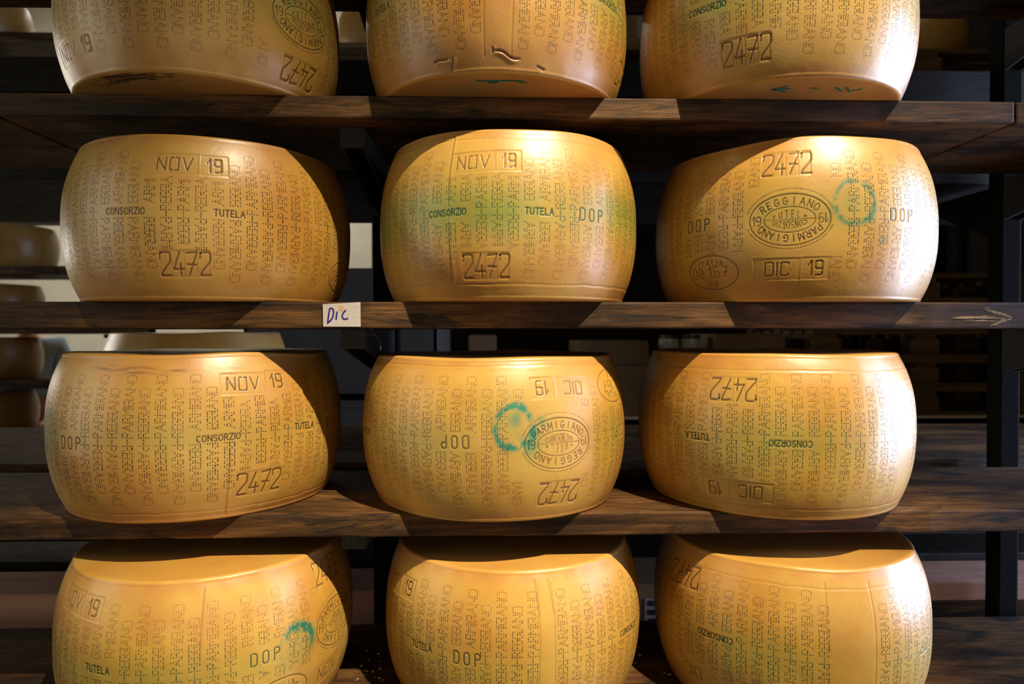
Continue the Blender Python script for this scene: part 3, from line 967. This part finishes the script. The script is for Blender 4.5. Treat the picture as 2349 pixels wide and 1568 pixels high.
# green brush strokes and smudges on the flat faces of some wheels lie in their own thin mark meshes
wheels = [o for o in bpy.data.objects if o.name.startswith('cheese_wheel')]
GREENPAINT = plain('green_marking_paint', (0.01, 0.17, 0.11), 0.6, 0, 0.4, 90)
SMUDGE = plain('dark_smudge', (0.15, 0.06, 0.018), 0.8, 0, 0.5, 60)


def face_mark(o, name, lines, z, mat, label):
    bm = bmesh.new()
    for pts, hw in lines:
        ribbon(bm, pts, hw, lambda a, b: (a, b, z))
    tag(obj(name, bm, mat, o), label)


byrow = sorted(wheels, key=lambda o: (-round(o.location.z, 2), o.location.x))
rs = np.random.default_rng(9)
sm = []
for _ in range(150):
    t0, q = rs.normal(-.30, .17), rs.uniform(.150, .176)
    t0 = min(.10, max(-.72, t0))
    ln = rs.uniform(.03, .10)
    sm.append(([(q * math.sin(t0 + ln * i / 5), -q * math.cos(t0 + ln * i / 5)) for i in range(6)], [abs(.00055 * math.sin(PI * (i + .4) / 6) * rs.uniform(.4, 1.6)) + .00008 for i in range(6)]))
face_mark(byrow[0], 'smudge', sm, -.0005, SMUDGE, 'dark brown smudge')
face_mark(byrow[1], 'paint_lettering', [([(-.03, -.150), (-.01, -.148), (.01, -.151), (.035, -.149)], .0022), ([(-.012, -.142), (.0, -.146)], .003), ([(.03, -.144), (.04, -.146)], .002)], -.0006, GREENPAINT, 'green brush mark')
face_mark(byrow[2], 'paint_lettering', [([(-.035, -.150), (-.052, -.135), (-.03, -.128)], .0022), ([(-.052, -.135), (-.028, -.140)], .002), ([(.0, -.143), (.012, -.141)], .002),
                                    ([(.035, -.146), (.050, -.132)], .002), ([(.05, -.147), (.062, -.130), (.075, -.142)], .002)], -.0006, GREENPAINT, 'green brush mark')
face_mark(byrow[7], 'paint_lettering', [([(.0, -.150), (.012, -.155), (.02, -.150), (.032, -.153)], .003), ([(.01, -.147), (.03, -.150)], .002)], .2345, GREENPAINT, 'teal brush mark')

# ------------------------------------------------------------------ front rack: boards, uprights, arms
def board(name, x0, x1, y0, y1, ztop, th, mat, label, cat, group=None, bev=.003, wob=.0007, seed=0):
    r = np.random.default_rng(seed)
    bm = box(x0, x1, y0, y1, ztop - th, ztop, bev)
    n = max(2, int((x1 - x0) / .03))
    for i in range(1, n):
        bmesh.ops.bisect_plane(bm, geom=bm.verts[:] + bm.edges[:] + bm.faces[:], plane_co=(x0 + (x1 - x0) * i / n, 0, 0), plane_no=(1, 0, 0))
    ph = r.uniform(0, 6.28, 6)
    for v in bm.verts:
        if v.co.y < y0 + .02:
            k = sum(math.sin(v.co.x * f + p) for f, p in zip((9, 23, 51, 90, 140, 31), ph)) / 3
            v.co.y += wob * k
            if v.co.z < ztop - th / 2: v.co.z += wob * .8 * k
    o = obj(name, bm, mat)
    return tag(o, label, cat, group)


BG = 'oiled shelf boards of the front rack'
TH = {0: .033, 1: .0325, 2: .0390, 3: .0335, 4: .034}
ZT = {0: .645, 1: .3387, 2: .0360, 3: -.2792, 4: -.5809}
board('shelf_board', -1.75, 1.8, .0, .325, ZT[0], TH[0], SHELF, 'dark wooden shelf board whose shadowed underside closes the top of the view', 'shelf', BG, seed=1)
board('shelf_board', -.727, .782, .0, .325, ZT[1], TH[1], SHELF, 'top visible wooden shelf board carrying three wheels cut by the frame', 'shelf', BG, seed=2)
board('shelf_board', -1.75, -.731, .002, .325, ZT[1], TH[1], SHELF, 'end of a wooden board butting against the left end of the top shelf', 'shelf', BG, seed=3)
board('shelf_board', .786, 1.8, .002, .325, ZT[1], TH[1], SHELF, 'end of a wooden board butting against the right end of the top shelf', 'shelf', BG, seed=4)
board('shelf_board', -1.75, 1.8, .0, .325, ZT[2], TH[2], SHELF, 'stained wooden shelf board with the white DIC card stuck on its edge', 'shelf', BG, seed=5)
board('shelf_board', -1.75, 1.8, .0, .325, ZT[3], TH[3], SHELF, 'wooden shelf board with a worn pale top, two shelves below the top one', 'shelf', BG, seed=6)
board('shelf_board', -1.75, 1.8, .0, .325, ZT[4], TH[4], SHELF, 'lowest wooden shelf board, dark and sprinkled with crumbs', 'shelf', BG, seed=7)

rack = empty('steel_rack', (0, .36, FZ), 'black steel cantilever rack holding the wooden shelf boards', 'rack')
for X, wdt in ((-1.495, .05), (-.222, .050), (1.0592, .041)):
    bm = box(X - wdt / 2, X + wdt / 2, 0.0, .04, 0, 2.75, .003)
    obj('upright', bm, STEEL, rack)
    for k in range(5):
        zb = ZT[k] - TH[k] - .0008 - FZ
        bm = bmesh.new()
        for sx in (-.019, .014):
            prism(bm, [(-.310, zb - .030), (-.310, zb), (-.0005, zb), (-.0005, zb - .085)], 'x', X + sx, X + sx + .005)
        add_box(bm, X - .019, X + .019, -.315, -.310, zb - .031, zb)
        obj('arm', bm, ARMLIT, rack)
        if k in (1, 3):
            bm = bmesh.new()
            prism(bm, [(.041, zb - .008), (.30, zb - .008), (.041, zb - .12)], 'x', X - .004, X + .004)
            obj('gusset', bm, STEEL, rack)
bm = box(-1.6, 1.75, -.02, .03, -0.0, .06)
obj('foot_beam', bm, STEEL, rack)

# rear half of the double rack
RG = 'boards of the rear half of the rack'
board('shelf_board', -1.75, 1.8, .415, .965, ZT[1], .0325, CRATEWOOD, 'dark board behind the top shelf seen through a thin bright gap', 'shelf', RG, seed=8)  # near-black wood stands in for the shade on its underside
board('shelf_board', -1.75, 1.8, .415, .965, ZT[3], .0335, SHELF, 'dusty board lying behind the third shelf with a dark wheel on it', 'shelf', RG, seed=9)
board('shelf_board', -1.75, .20, .415, .55, -.549, .088, BEAMWOOD, 'wide pinkish wooden beam behind the lowest shelf, low in the gap at left', 'beam', None, seed=10)
board('shelf_board', .44, 1.8, .415, .55, -.545, .04, BEAMWOOD, 'narrow reddish board behind the lowest shelf at right', 'beam', None, seed=11)

# dark wooden crates standing on the rear top board
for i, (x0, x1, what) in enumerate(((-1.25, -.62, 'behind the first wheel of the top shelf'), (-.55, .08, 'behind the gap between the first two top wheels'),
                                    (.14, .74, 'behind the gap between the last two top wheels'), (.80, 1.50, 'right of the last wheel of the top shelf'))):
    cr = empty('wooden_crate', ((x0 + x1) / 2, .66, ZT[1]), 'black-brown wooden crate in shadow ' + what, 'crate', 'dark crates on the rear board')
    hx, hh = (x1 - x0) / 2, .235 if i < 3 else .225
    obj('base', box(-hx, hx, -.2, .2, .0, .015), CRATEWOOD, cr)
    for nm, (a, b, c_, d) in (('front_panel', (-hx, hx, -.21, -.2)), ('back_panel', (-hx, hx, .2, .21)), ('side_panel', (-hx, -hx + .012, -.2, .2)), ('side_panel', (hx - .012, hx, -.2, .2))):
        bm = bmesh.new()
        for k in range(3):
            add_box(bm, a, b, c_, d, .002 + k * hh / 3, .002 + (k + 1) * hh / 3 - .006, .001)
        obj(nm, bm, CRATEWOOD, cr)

# ------------------------------------------------------------------ small things on the front rack
card = empty('paper_card', (-.2285, -.0026, .0172), 'small white paper card handwritten DIC in blue on a shelf edge', 'card')
bm = bmesh.new()
out = [(-.0275, .0150), (.0276, .0182), (.0278, -.0180), (-.0270, -.0177)]
prism(bm, out, 'y', -.0003, .0003)
obj('sheet', bm, PAPER, card)
sc = lambda x, y: ((x - 784) / 1550.0, (721 - y) / 1550.0)
bm = bmesh.new()
for pts, hw in (([(752.5, 742), (754, 728), (757, 708), (761, 706.5), (765, 709), (766, 717), (764, 728), (759, 735), (754, 739)], .00115),
                ([(774, 714.5), (772.5, 724), (771.5, 733)], .00115),
                ([(794, 711), (788, 717), (785, 725), (787, 730), (792, 732), (799, 729.5)], .00115)):
    q = [sc(*p) for p in pts]
    d = []
    for a, b in zip(q[:-1], q[1:]):
        for k in range(3):
            d.append((a[0] + (b[0] - a[0]) * k / 3, a[1] + (b[1] - a[1]) * k / 3))
    d.append(q[-1])
    ribbon(bm, d, hw, lambda a, b: (a, -.0006, b))
tag(obj('handwriting', bm, MARKER, card), 'dark blue marker letters DIC')
bm = bmesh.new()
c0 = sc(783.5, 706.5)
prism(bm, [(c0[0] + .0045 * math.cos(t * PI / 10), c0[1] + .0046 * math.sin(t * PI / 10)) for t in range(20)], 'y', -.0005, -.0003)
tag(obj('glue_spot', bm, TACK, card), 'round tan glue spot')

# pale worn arrow on the edge of the second board, right of the wheels
bm = bmesh.new()
rr = np.random.default_rng(5)
strokes = [(.685, .0125, .775, .0118, 22, .0030), (.735, .0270, .782, .0120, 16, .0022), (.782, .0115, .742, -.0005, 16, .0022), (.705, .0085, .765, .0085, 8, .0016)]
for (x0, z0, x1, z1, cnt, wd) in strokes:
    for _ in range(cnt):
        a, b = sorted(rr.uniform(0, 1, 2))
        b = min(1, max(b, a + .15))
        o1 = rr.normal() * wd * .6
        ux, uz = x1 - x0, z1 - z0
        ll = math.hypot(ux, uz)
        pts = [(x0 + ux * (a + (b - a) * i / 8) - uz / ll * o1, z0 + uz * (a + (b - a) * i / 8) + ux / ll * o1 + rr.normal() * .00012) for i in range(9)]
        lift = -.0009 - .00012 * rr.random()
        ribbon(bm, pts, [max(.00008, .00030 * math.sin(PI * (i + .3) / 8.6) + rr.normal() * .00008) for i in range(9)], lambda a_, b_: (a_, lift, b_))
b2 = [o for o in bpy.data.objects if o.name.startswith('shelf_board') and 'DIC' in o['label']][0]
tag(obj('arrow_mark', bm, CHALK, b2), 'pale worn arrow pointing right')

# cobwebs under the boards
def cobweb(strands, label):
    bm = bmesh.new()
    for p in strands:
        tube(bm, p, .00022, 4)
    tag(obj('cobweb', bm, WEB), label, 'cobweb')


cobweb([[(-.222, .02, -.003), (-.213, .02, -.011), (-.203, .02, -.0135), (-.196, .02, -.012), (-.187, .02, -.0135)],
        [(-.203, .02, -.003), (-.203, .02, -.0135)], [(-.187, .02, -.0135), (-.178, .02, -.017), (-.172, .02, -.024)],
        [(-.190, .018, -.003), (-.184, .018, -.012), (-.178, .018, -.022), (-.174, .017, -.031), (-.175, .017, -.036)],
        [(-.173, .017, -.030), (-.177, .017, -.034)]],
       'thin dusty cobweb hanging under the board below the white card')
cobweb([[(-.232, .01, -.313), (-.226, .01, -.3185), (-.220, .01, -.3225), (-.214, .01, -.3215), (-.210, .01, -.313)],
        [(-.224, .01, -.313), (-.221, .01, -.3225)], [(-.216, .01, -.313), (-.217, .01, -.322)]],
       'thin dusty cobweb under the third shelf above the wheel with the teal half ring')
# crumbs on the lowest board
bm = bmesh.new()
for (x0, x1, n) in ((-.235, -.165, 46), (.235, .29, 8)):
    for _ in range(n):
        x, y, s = random.uniform(x0, x1), random.uniform(.02, .22), random.uniform(.0008, .0026)
        mtx = Matrix.Translation((x, y, ZT[4] + s * .5)) @ Matrix.Rotation(random.random() * 6, 4, 'Z') @ Matrix.Diagonal((1.3, .8, .7, 1))
        bmesh.ops.create_icosphere(bm, subdivisions=1, radius=s, matrix=mtx)
tag(obj('cheese_crumbs', bm, CRUMB), 'scattered pale cheese crumbs on the lowest shelf between two wheels', 'crumbs', kind='stuff')

# ------------------------------------------------------------------ plain wheels further back
def back_wheel(X, Y, z, R, seed, label, group, h=.236):
    return build_wheel('cheese_wheel', X, Y, R, h, z, phi_of(X, Y), [], 0, seed, label, group, fine=False)


back_wheel(-.735, .690, ZT[3], .215, 201, 'dark cheese wheel behind the one with rusty streaks, only its top showing', None, .270)

# rack in the next aisle, at the far left
RB = 'boards of the rack in the next aisle'
rb = empty('steel_rack', (-3.6, 3.02, FZ), 'dark rack in the next aisle, seen through the gap at far left', 'rack')
for X in (-1.0, 1.45):
    obj('upright', box(X - .03, X + .03, .22, .28, 0, 3.6), STEEL, rb)
levels = [1.635, 1.32, 1.085, .69, .36, .03, -.27, -.58]
names = ['highest', 'second highest', 'third highest', 'fourth highest', 'fourth lowest', 'third lowest', 'second lowest', 'lowest']
for k, z in enumerate(levels):
    board('shelf_board', -4.9, -2.12, 2.79, 3.22, z, .045, SHELF, 'blurred wooden board of the far left rack, %s' % names[k], 'shelf', RB, seed=20 + k)
    for X in (-1.0, 1.45):
        bm = bmesh.new()
        prism(bm, [(-.22, z - .047 - FZ), (.22, z - .047 - FZ), (.22, z - .12 - FZ), (-.22, z - .065 - FZ)], 'x', X - .01, X + .01)
        obj('arm', bm, STEEL, rb)
for k, X in ((0, -2.90), (1, -3.04), (3, -2.90), (4, -2.765), (5, -2.85), (6, -2.865), (7, -2.89)):
    back_wheel(X, 2.99, levels[k], .215, 300 + k, 'blurred dark amber cheese wheel on the far left rack, %s board' % names[k], 'wheels on the rack in the next aisle')

# ------------------------------------------------------------------ storage rack with pallets, behind at right
sr = empty('storage_rack', (1.2, 2.8, FZ), 'dark storage rack with loaded pallets behind the right-hand wheels', 'rack')
for X in (-2.30, 1.62):
    for Y in (-.45, .45):
        obj('upright', box(X - .04, X + .04, Y - .04, Y + .04, 0, 3.4), STEEL, sr)
for z in (1.262, -.435):
    for Y in (-.45, .45):
        obj('beam', box(-2.26, 1.58, Y - .025, Y + .025, z - .09 - FZ, z - FZ - .001), STEEL, sr)


def pallet(X, Y, z, label, wd=1.14, dp=.9, mat=PALLETWOOD):
    p = empty('wooden_pallet', (X, Y, z), label, 'pallet', 'wooden pallets behind the rack')
    def many(nm, bm, spots):
        o = obj(nm, bm, mat, p)
        for i, l in enumerate(spots):
            q = o if i == 0 else o.copy()
            if i:
                C.objects.link(q)
                q.parent = p
            q.location = l
    ys = [-dp / 2 + .05 + k * (dp - .1) / 2 for k in range(3)]
    xs = [-wd / 2 + .07 + k * (wd - .14) / 2 for k in range(3)]
    many('bottom_board', box(-wd / 2, wd / 2, -.05, .05, 0, .020, .002), [(0, y, 0) for y in ys])
    many('block', box(-.07, .07, -.05, .05, .020, .098, .002), [(x, y, 0) for x in xs for y in ys])
    many('stringer_board', box(-.05, .05, -dp / 2, dp / 2, .098, .120), [(x, 0, 0) for x in xs])
    many('deck_board', box(-wd / 2, wd / 2, -.05, .05, .120, .142, .002), [(0, -dp / 2 + .05 + k * (dp - .1) / 6, 0) for k in range(7)])
    return p


def carton(x0, x1, y0, y1, z0, z1, label, lab=None):
    o = empty('cardboard_box', ((x0 + x1) / 2, (y0 + y1) / 2, z0), label, 'box', 'cardboard boxes behind the rack')
    hx, hy, hz = (x1 - x0) / 2, (y1 - y0) / 2, z1 - z0
    obj('carton', box(-hx, hx, -hy, hy, 0, hz, .004), CARD, o)
    obj('flap', box(-hx + .003, hx - .003, -hy, -.002, hz, hz + .004), CARD, o)
    obj('flap', box(-hx + .003, hx - .003, .002, hy, hz, hz + .004), CARD, o)
    if lab:
        a, b, c_, d = lab
        q = obj('label', box(a, b, -hy - .002, -hy, c_, d), CARDLABEL, o)
        n = 3
        for k in range(n):
            bm = bmesh.new()
            zc = c_ + (d - c_) * (.18 + .64 * k / (n - 1))
            add_box(bm, a + (b - a) * .15, b - (b - a) * .15, -hy - .0035, -hy - .002, zc - (d - c_) * .09, zc + (d - c_) * .09)
            obj('print_bar', bm, BLACKPRINT, q)
    return o


PX = (-.38, .92, 2.16)
lab_t = ('high pallet seen between the first two top wheels', 'high pallet seen between the last two top wheels', 'high pallet right of the last top wheel')
for X, l in zip(PX, lab_t):
    pallet(X, 2.78, 1.262, 'blurred wooden ' + l)
carton(2.0 - .44, 2.0 + .06, 2.36, 2.86, 1.404, 1.59, 'cardboard box with a grey label on the high pallet at right', (.02, .22, .03, .10))
carton(.50, .95, 2.36, 2.86, 1.404, 1.60, 'cardboard box on the high pallet between the last two top wheels', (-.02, .20, .05, .15))
for X, Y, z, l in ((2.30, 2.6, 1.404, 'pale cheese wheel with a green smear on the high pallet at right'), (-.62, 2.62, 1.404, 'pale blurred cheese wheel on the high pallet between the first two top wheels')):
    back_wheel(X, Y, z, .215, int(400 + 10 * X), l, None)
# lower level
z0 = -.435
for X, l in ((.92, 'lower left stack of the storage rack'), (2.16, 'lower right stack of the storage rack')):
    sh = tag(obj('cover_sheet', box(X - .60, X + .60, 2.30, 3.22, z0, z0 + .0098), SHEET), 'pale flat sheet lying under the pallets of the ' + l, 'sheet', 'pale sheets under the pallets')
for k in range(5):
    pallet(2.16, 2.78, z0 + .010 + k * .1425, 'dark wooden pallet stacked behind the right-hand post, layer %s from the bottom' % ('one', 'two', 'three', 'four', 'five')[k])
for k in range(2):
    pallet(1.16, 2.78, z0 + .010 + k * .1425, 'short wooden pallet under the milky jars, %s of two' % ('lower', 'upper')[k], .68)
zb_ = z0 + .010
for k in range(2):
    pallet(-.27, 2.78, zb_ + k * .1425, 'wooden pallet behind the middle of the third shelf, %s of two' % ('lower', 'upper')[k], 1.0)
zp = zb_ + .285
carton(-.36, -.27, 2.40, 2.8, zp, zp + .10, 'narrow cardboard box on a pallet behind the middle wheel, left of two')
carton(-.13, .01, 2.40, 2.8, zp, zp + .115, 'wider cardboard box on a pallet behind the middle wheel, right of two')
carton(.38, .79, 2.34, 2.8, zb_, zb_ + .25, 'cardboard box with a barcode label behind the gap between middle and right wheels', (-.075, .01, .135, .225))
carton(.42, .77, 2.36, 2.8, zb_ + .255, zb_ + .37, 'flat cardboard box stacked on the barcode box')
zc = zb_ + .285
carton(1.10, 1.46, 2.36, 2.8, zc, zc + .12, 'low cardboard box beside the milky jars')
for x, nm in ((.885, 'left'), (1.00, 'right')):
    j = empty('jar', (x, 2.42, zc), 'milky jar with black lid on a pallet, %s of the pair' % nm, 'jar', 'milky jars on a pallet')
    bm = bmesh.new()
    bmesh.ops.create_cone(bm, cap_ends=True, segments=20, radius1=.055, radius2=.05, depth=.10, matrix=Matrix.Translation((0, 0, .05)))
    obj('glass', bm, JAR, j, True)
    bm = bmesh.new()
    bmesh.ops.create_cone(bm, cap_ends=True, segments=20, radius1=.046, radius2=.046, depth=.02, matrix=Matrix.Translation((0, 0, .11)))
    obj('lid', bm, LID, j)

carton(.255, .42, .43, .60, -.758, -.552, 'cardboard box low in the gap between the middle and right lowest wheels', (-.02, .03, .12, .18))
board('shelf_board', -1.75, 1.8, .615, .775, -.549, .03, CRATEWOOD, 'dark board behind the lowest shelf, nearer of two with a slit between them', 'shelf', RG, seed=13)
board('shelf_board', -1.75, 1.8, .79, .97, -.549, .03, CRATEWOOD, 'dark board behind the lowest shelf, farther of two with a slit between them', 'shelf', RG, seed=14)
board('shelf_board', -1.75, 1.8, .43, .97, -.76, .03, SHELF, 'lowest dark board of the rear half, below the pinkish beam', 'shelf', RG, seed=12)

# ------------------------------------------------------------------ grey bins behind, left of the middle
def bin_(X, Y, z, wd, dp, hh, mat, label, group):
    o = empty('plastic_bin', (X, Y, z), label, 'bin', group)
    bm = bmesh.new()
    hx, hy = wd / 2, dp / 2
    add_box(bm, -hx, hx, -hy, hy, 0, .012)
    for a, b, c_, d in ((-hx, hx, -hy, -hy + .01), (-hx, hx, hy - .01, hy), (-hx, -hx + .01, -hy, hy), (hx - .01, hx, -hy, hy)):
        add_box(bm, a, b, c_, d, 0, hh - .012)
    obj('body', bm, mat, o)
    bm = bmesh.new()
    for a, b, c_, d in ((-hx - .008, hx + .008, -hy - .008, -hy + .012), (-hx - .008, hx + .008, hy - .012, hy + .008), (-hx - .008, -hx + .012, -hy, hy), (hx - .012, hx + .008, -hy, hy)):
        add_box(bm, a, b, c_, d, hh - .03, hh - .006, .003)
    obj('rim', bm, mat, o)
    return o


nmz = ('bottom', 'second', 'third', 'top')
for k in range(4):
    bin_(-.50, 1.55, FZ + k * .427, .62, .70, .424, BIN, 'dark grey plastic bin behind the middle wheels, left side, %s of its stack' % nmz[k], 'stacked grey bins')
bin_(-1.38, 2.75, -.20, .30, .35, .19, PALEBIN, 'pale plastic crate glimpsed under the second shelf at left', None)
tb_ = empty('work_table', (-1.36, 2.78, FZ), 'pale work table carrying the plastic crate behind the rack', 'table')
obj('tabletop', box(-.48, .48, -.3, .3, 1.26, 1.30), PALEBIN, tb_)
for x in (-.44, .44):
    for y in (-.26, .26):
        obj('leg', box(x - .025, x + .025, y - .025, y + .025, 0, 1.26), STEEL, tb_)

# ------------------------------------------------------------------ the person in the next aisle
def skin_body(name, chains, mat, parent, sub=2):
    bm = bmesh.new()
    lay = bm.verts.layers.skin.verify()
    idx = {}
    for key, p, rad in chains['v']:
        v = bm.verts.new(p)
        v[lay].radius = rad if isinstance(rad, tuple) else (rad, rad)
        idx[key] = v
    first = True
    for v in bm.verts:
        v[lay].use_root = first
        first = False
    for a, b in chains['e']:
        bm.edges.new((idx[a], idx[b]))
    me = bpy.data.meshes.new(name)
    bm.to_mesh(me)
    bm.free()
    o = bpy.data.objects.new(name, me)
    C.objects.link(o)
    me.materials.append(mat)
    o.parent = parent
    m = o.modifiers.new('skin', 'SKIN')
    m.use_smooth_shade = True
    s = o.modifiers.new('sub', 'SUBSURF')
    s.levels = s.render_levels = sub
    return o


pe = empty('person', (-3.13, 3.62, FZ), 'person in a pale blue shirt standing in the aisle behind the far left rack', 'person')
pe.rotation_euler = (0, 0, math.radians(20))
# body (skin) facing -y
bv = [('pel', (0, 0, .93), .13), ('wa', (0, 0, 1.10), .12), ('ch', (0, .01, 1.30), (.16, .12)), ('nb', (0, .01, 1.46), .065), ('nk', (0, .0, 1.52), .055),
      ('h1', (0, -.015, 1.58), (.070, .085)), ('h2', (0, -.01, 1.66), (.076, .095)), ('h3', (0, .0, 1.715), (.055, .065)),
      ('sl', (-.18, .01, 1.41), .062), ('el', (-.23, .02, 1.13), .046), ('fl', (-.20, -.16, .96), .036), ('hl', (-.18, -.24, .93), (.036, .018)),
      ('sr', (.18, .01, 1.41), .062), ('er', (.23, .02, 1.13), .046), ('fr', (.20, -.16, .96), .036), ('hr', (.18, -.24, .93), (.036, .018)),
      ('tl', (-.095, 0, .86), .095), ('kl', (-.10, -.01, .50), .062), ('al', (-.10, .01, .09), .042), ('ol', (-.11, -.14, .035), .032),
      ('tr', (.095, 0, .86), .095), ('kr', (.10, -.01, .50), .062), ('ar', (.10, .01, .09), .042), ('or', (.11, -.14, .035), .032)]
be = [('pel', 'wa'), ('wa', 'ch'), ('ch', 'nb'), ('nb', 'nk'), ('nk', 'h1'), ('h1', 'h2'), ('h2', 'h3'), ('ch', 'sl'), ('sl', 'el'), ('el', 'fl'), ('fl', 'hl'),
      ('ch', 'sr'), ('sr', 'er'), ('er', 'fr'), ('fr', 'hr'), ('pel', 'tl'), ('tl', 'kl'), ('kl', 'al'), ('al', 'ol'), ('pel', 'tr'), ('tr', 'kr'), ('kr', 'ar'), ('ar', 'or')]
for sgn, s in ((-1, 'l'), (1, 'r')):
    for q, (dx, ln) in enumerate(((-.024, .062), (-.008, .074), (.008, .070), (.023, .054))):
        a, b = 'f%s%da' % (s, q), 'f%s%db' % (s, q)
        bv += [(a, (sgn * .18 + dx, -.285, .925), .009), (b, (sgn * .18 + dx * 1.1, -.285 - ln * .7, .905), .008), (b + 'c', (sgn * .18 + dx * 1.1, -.285 - ln * .85, .880), .007)]
        be += [('h' + s, a), (a, b), (b, b + 'c')]
    bv += [('t' + s + '1', (sgn * .18 - sgn * .034, -.262, .918), .010), ('t' + s + '2', (sgn * .18 - sgn * .046, -.295, .905), .009)]
    be += [('h' + s, 't' + s + '1'), ('t' + s + '1', 't' + s + '2')]
skin_body('body', {'v': bv, 'e': be}, SKIN, pe)
sv = [('wa', (0, 0, .98), (.165, .135)), ('w2', (0, 0, 1.12), (.155, .130)), ('ch', (0, .01, 1.30), (.185, .145)), ('nb', (0, .012, 1.43), (.090, .085)), ('co', (0, .012, 1.475), (.068, .068)),
      ('sl', (-.18, .01, 1.41), .078), ('ml', (-.21, .015, 1.25), .068), ('el', (-.23, .02, 1.14), .062), ('sr', (.18, .01, 1.41), .078), ('mr', (.21, .015, 1.25), .068), ('er', (.23, .02, 1.14), .062)]
skin_body('shirt', {'v': sv, 'e': [('wa', 'w2'), ('w2', 'ch'), ('ch', 'nb'), ('nb', 'co'), ('ch', 'sl'), ('sl', 'ml'), ('ml', 'el'), ('ch', 'sr'), ('sr', 'mr'), ('mr', 'er')]}, SHIRT, pe)
tv = [('pel', (0, 0, .96), (.15, .13)), ('tl', (-.095, 0, .84), .108), ('kl', (-.10, -.01, .50), .080), ('al', (-.10, .01, .10), .066),
      ('tr', (.095, 0, .84), .108), ('kr', (.10, -.01, .50), .080), ('ar', (.10, .01, .10), .066)]
skin_body('trousers', {'v': tv, 'e': [('pel', 'tl'), ('tl', 'kl'), ('kl', 'al'), ('pel', 'tr'), ('tr', 'kr'), ('kr', 'ar')]}, JEANS, pe)
for s in (-1, 1):
    skin_body('shoe', {'v': [('a', (s * .10, .03, .05), (.045, .05)), ('b', (s * .105, -.08, .045), (.045, .040)), ('c', (s * .112, -.18, .032), (.038, .030))], 'e': [('a', 'b'), ('b', 'c')]}, SHOE, pe)
bm = bmesh.new()
bmesh.ops.create_uvsphere(bm, u_segments=20, v_segments=12, radius=.098, matrix=Matrix.Translation((0, .016, 1.690)) @ Matrix.Diagonal((.86, 1.02, .80, 1)))
for v in [v for v in bm.verts if v.co.z < 1.668 and v.co.y < -.01]:
    bm.verts.remove(v)
obj('hair', bm, HAIR, pe, True)
for s in (-1, 1):
    bm = bmesh.new()
    bmesh.ops.create_uvsphere(bm, u_segments=10, v_segments=8, radius=.011, matrix=Matrix.Translation((s * .031, -.088, 1.635)))
    obj('eye', bm, EYE, pe, True)
    bm = bmesh.new()
    bmesh.ops.create_uvsphere(bm, u_segments=10, v_segments=8, radius=.026, matrix=Matrix.Translation((s * .078, .0, 1.625)) @ Matrix.Diagonal((.35, .7, 1.1, 1)))
    obj('ear', bm, SKIN, pe, True)
bm = bmesh.new()
prism(bm, [(-.015, 1.600), (.015, 1.600), (.007, 1.642), (-.007, 1.642)], 'y', -.125, -.080)
obj('nose', bm, SKIN, pe)
bm = bmesh.new()
add_box(bm, -.024, .024, -.100, -.085, 1.570, 1.578, .003)
obj('mouth', bm, plain('lips', (.42, .14, .11), .5), pe)
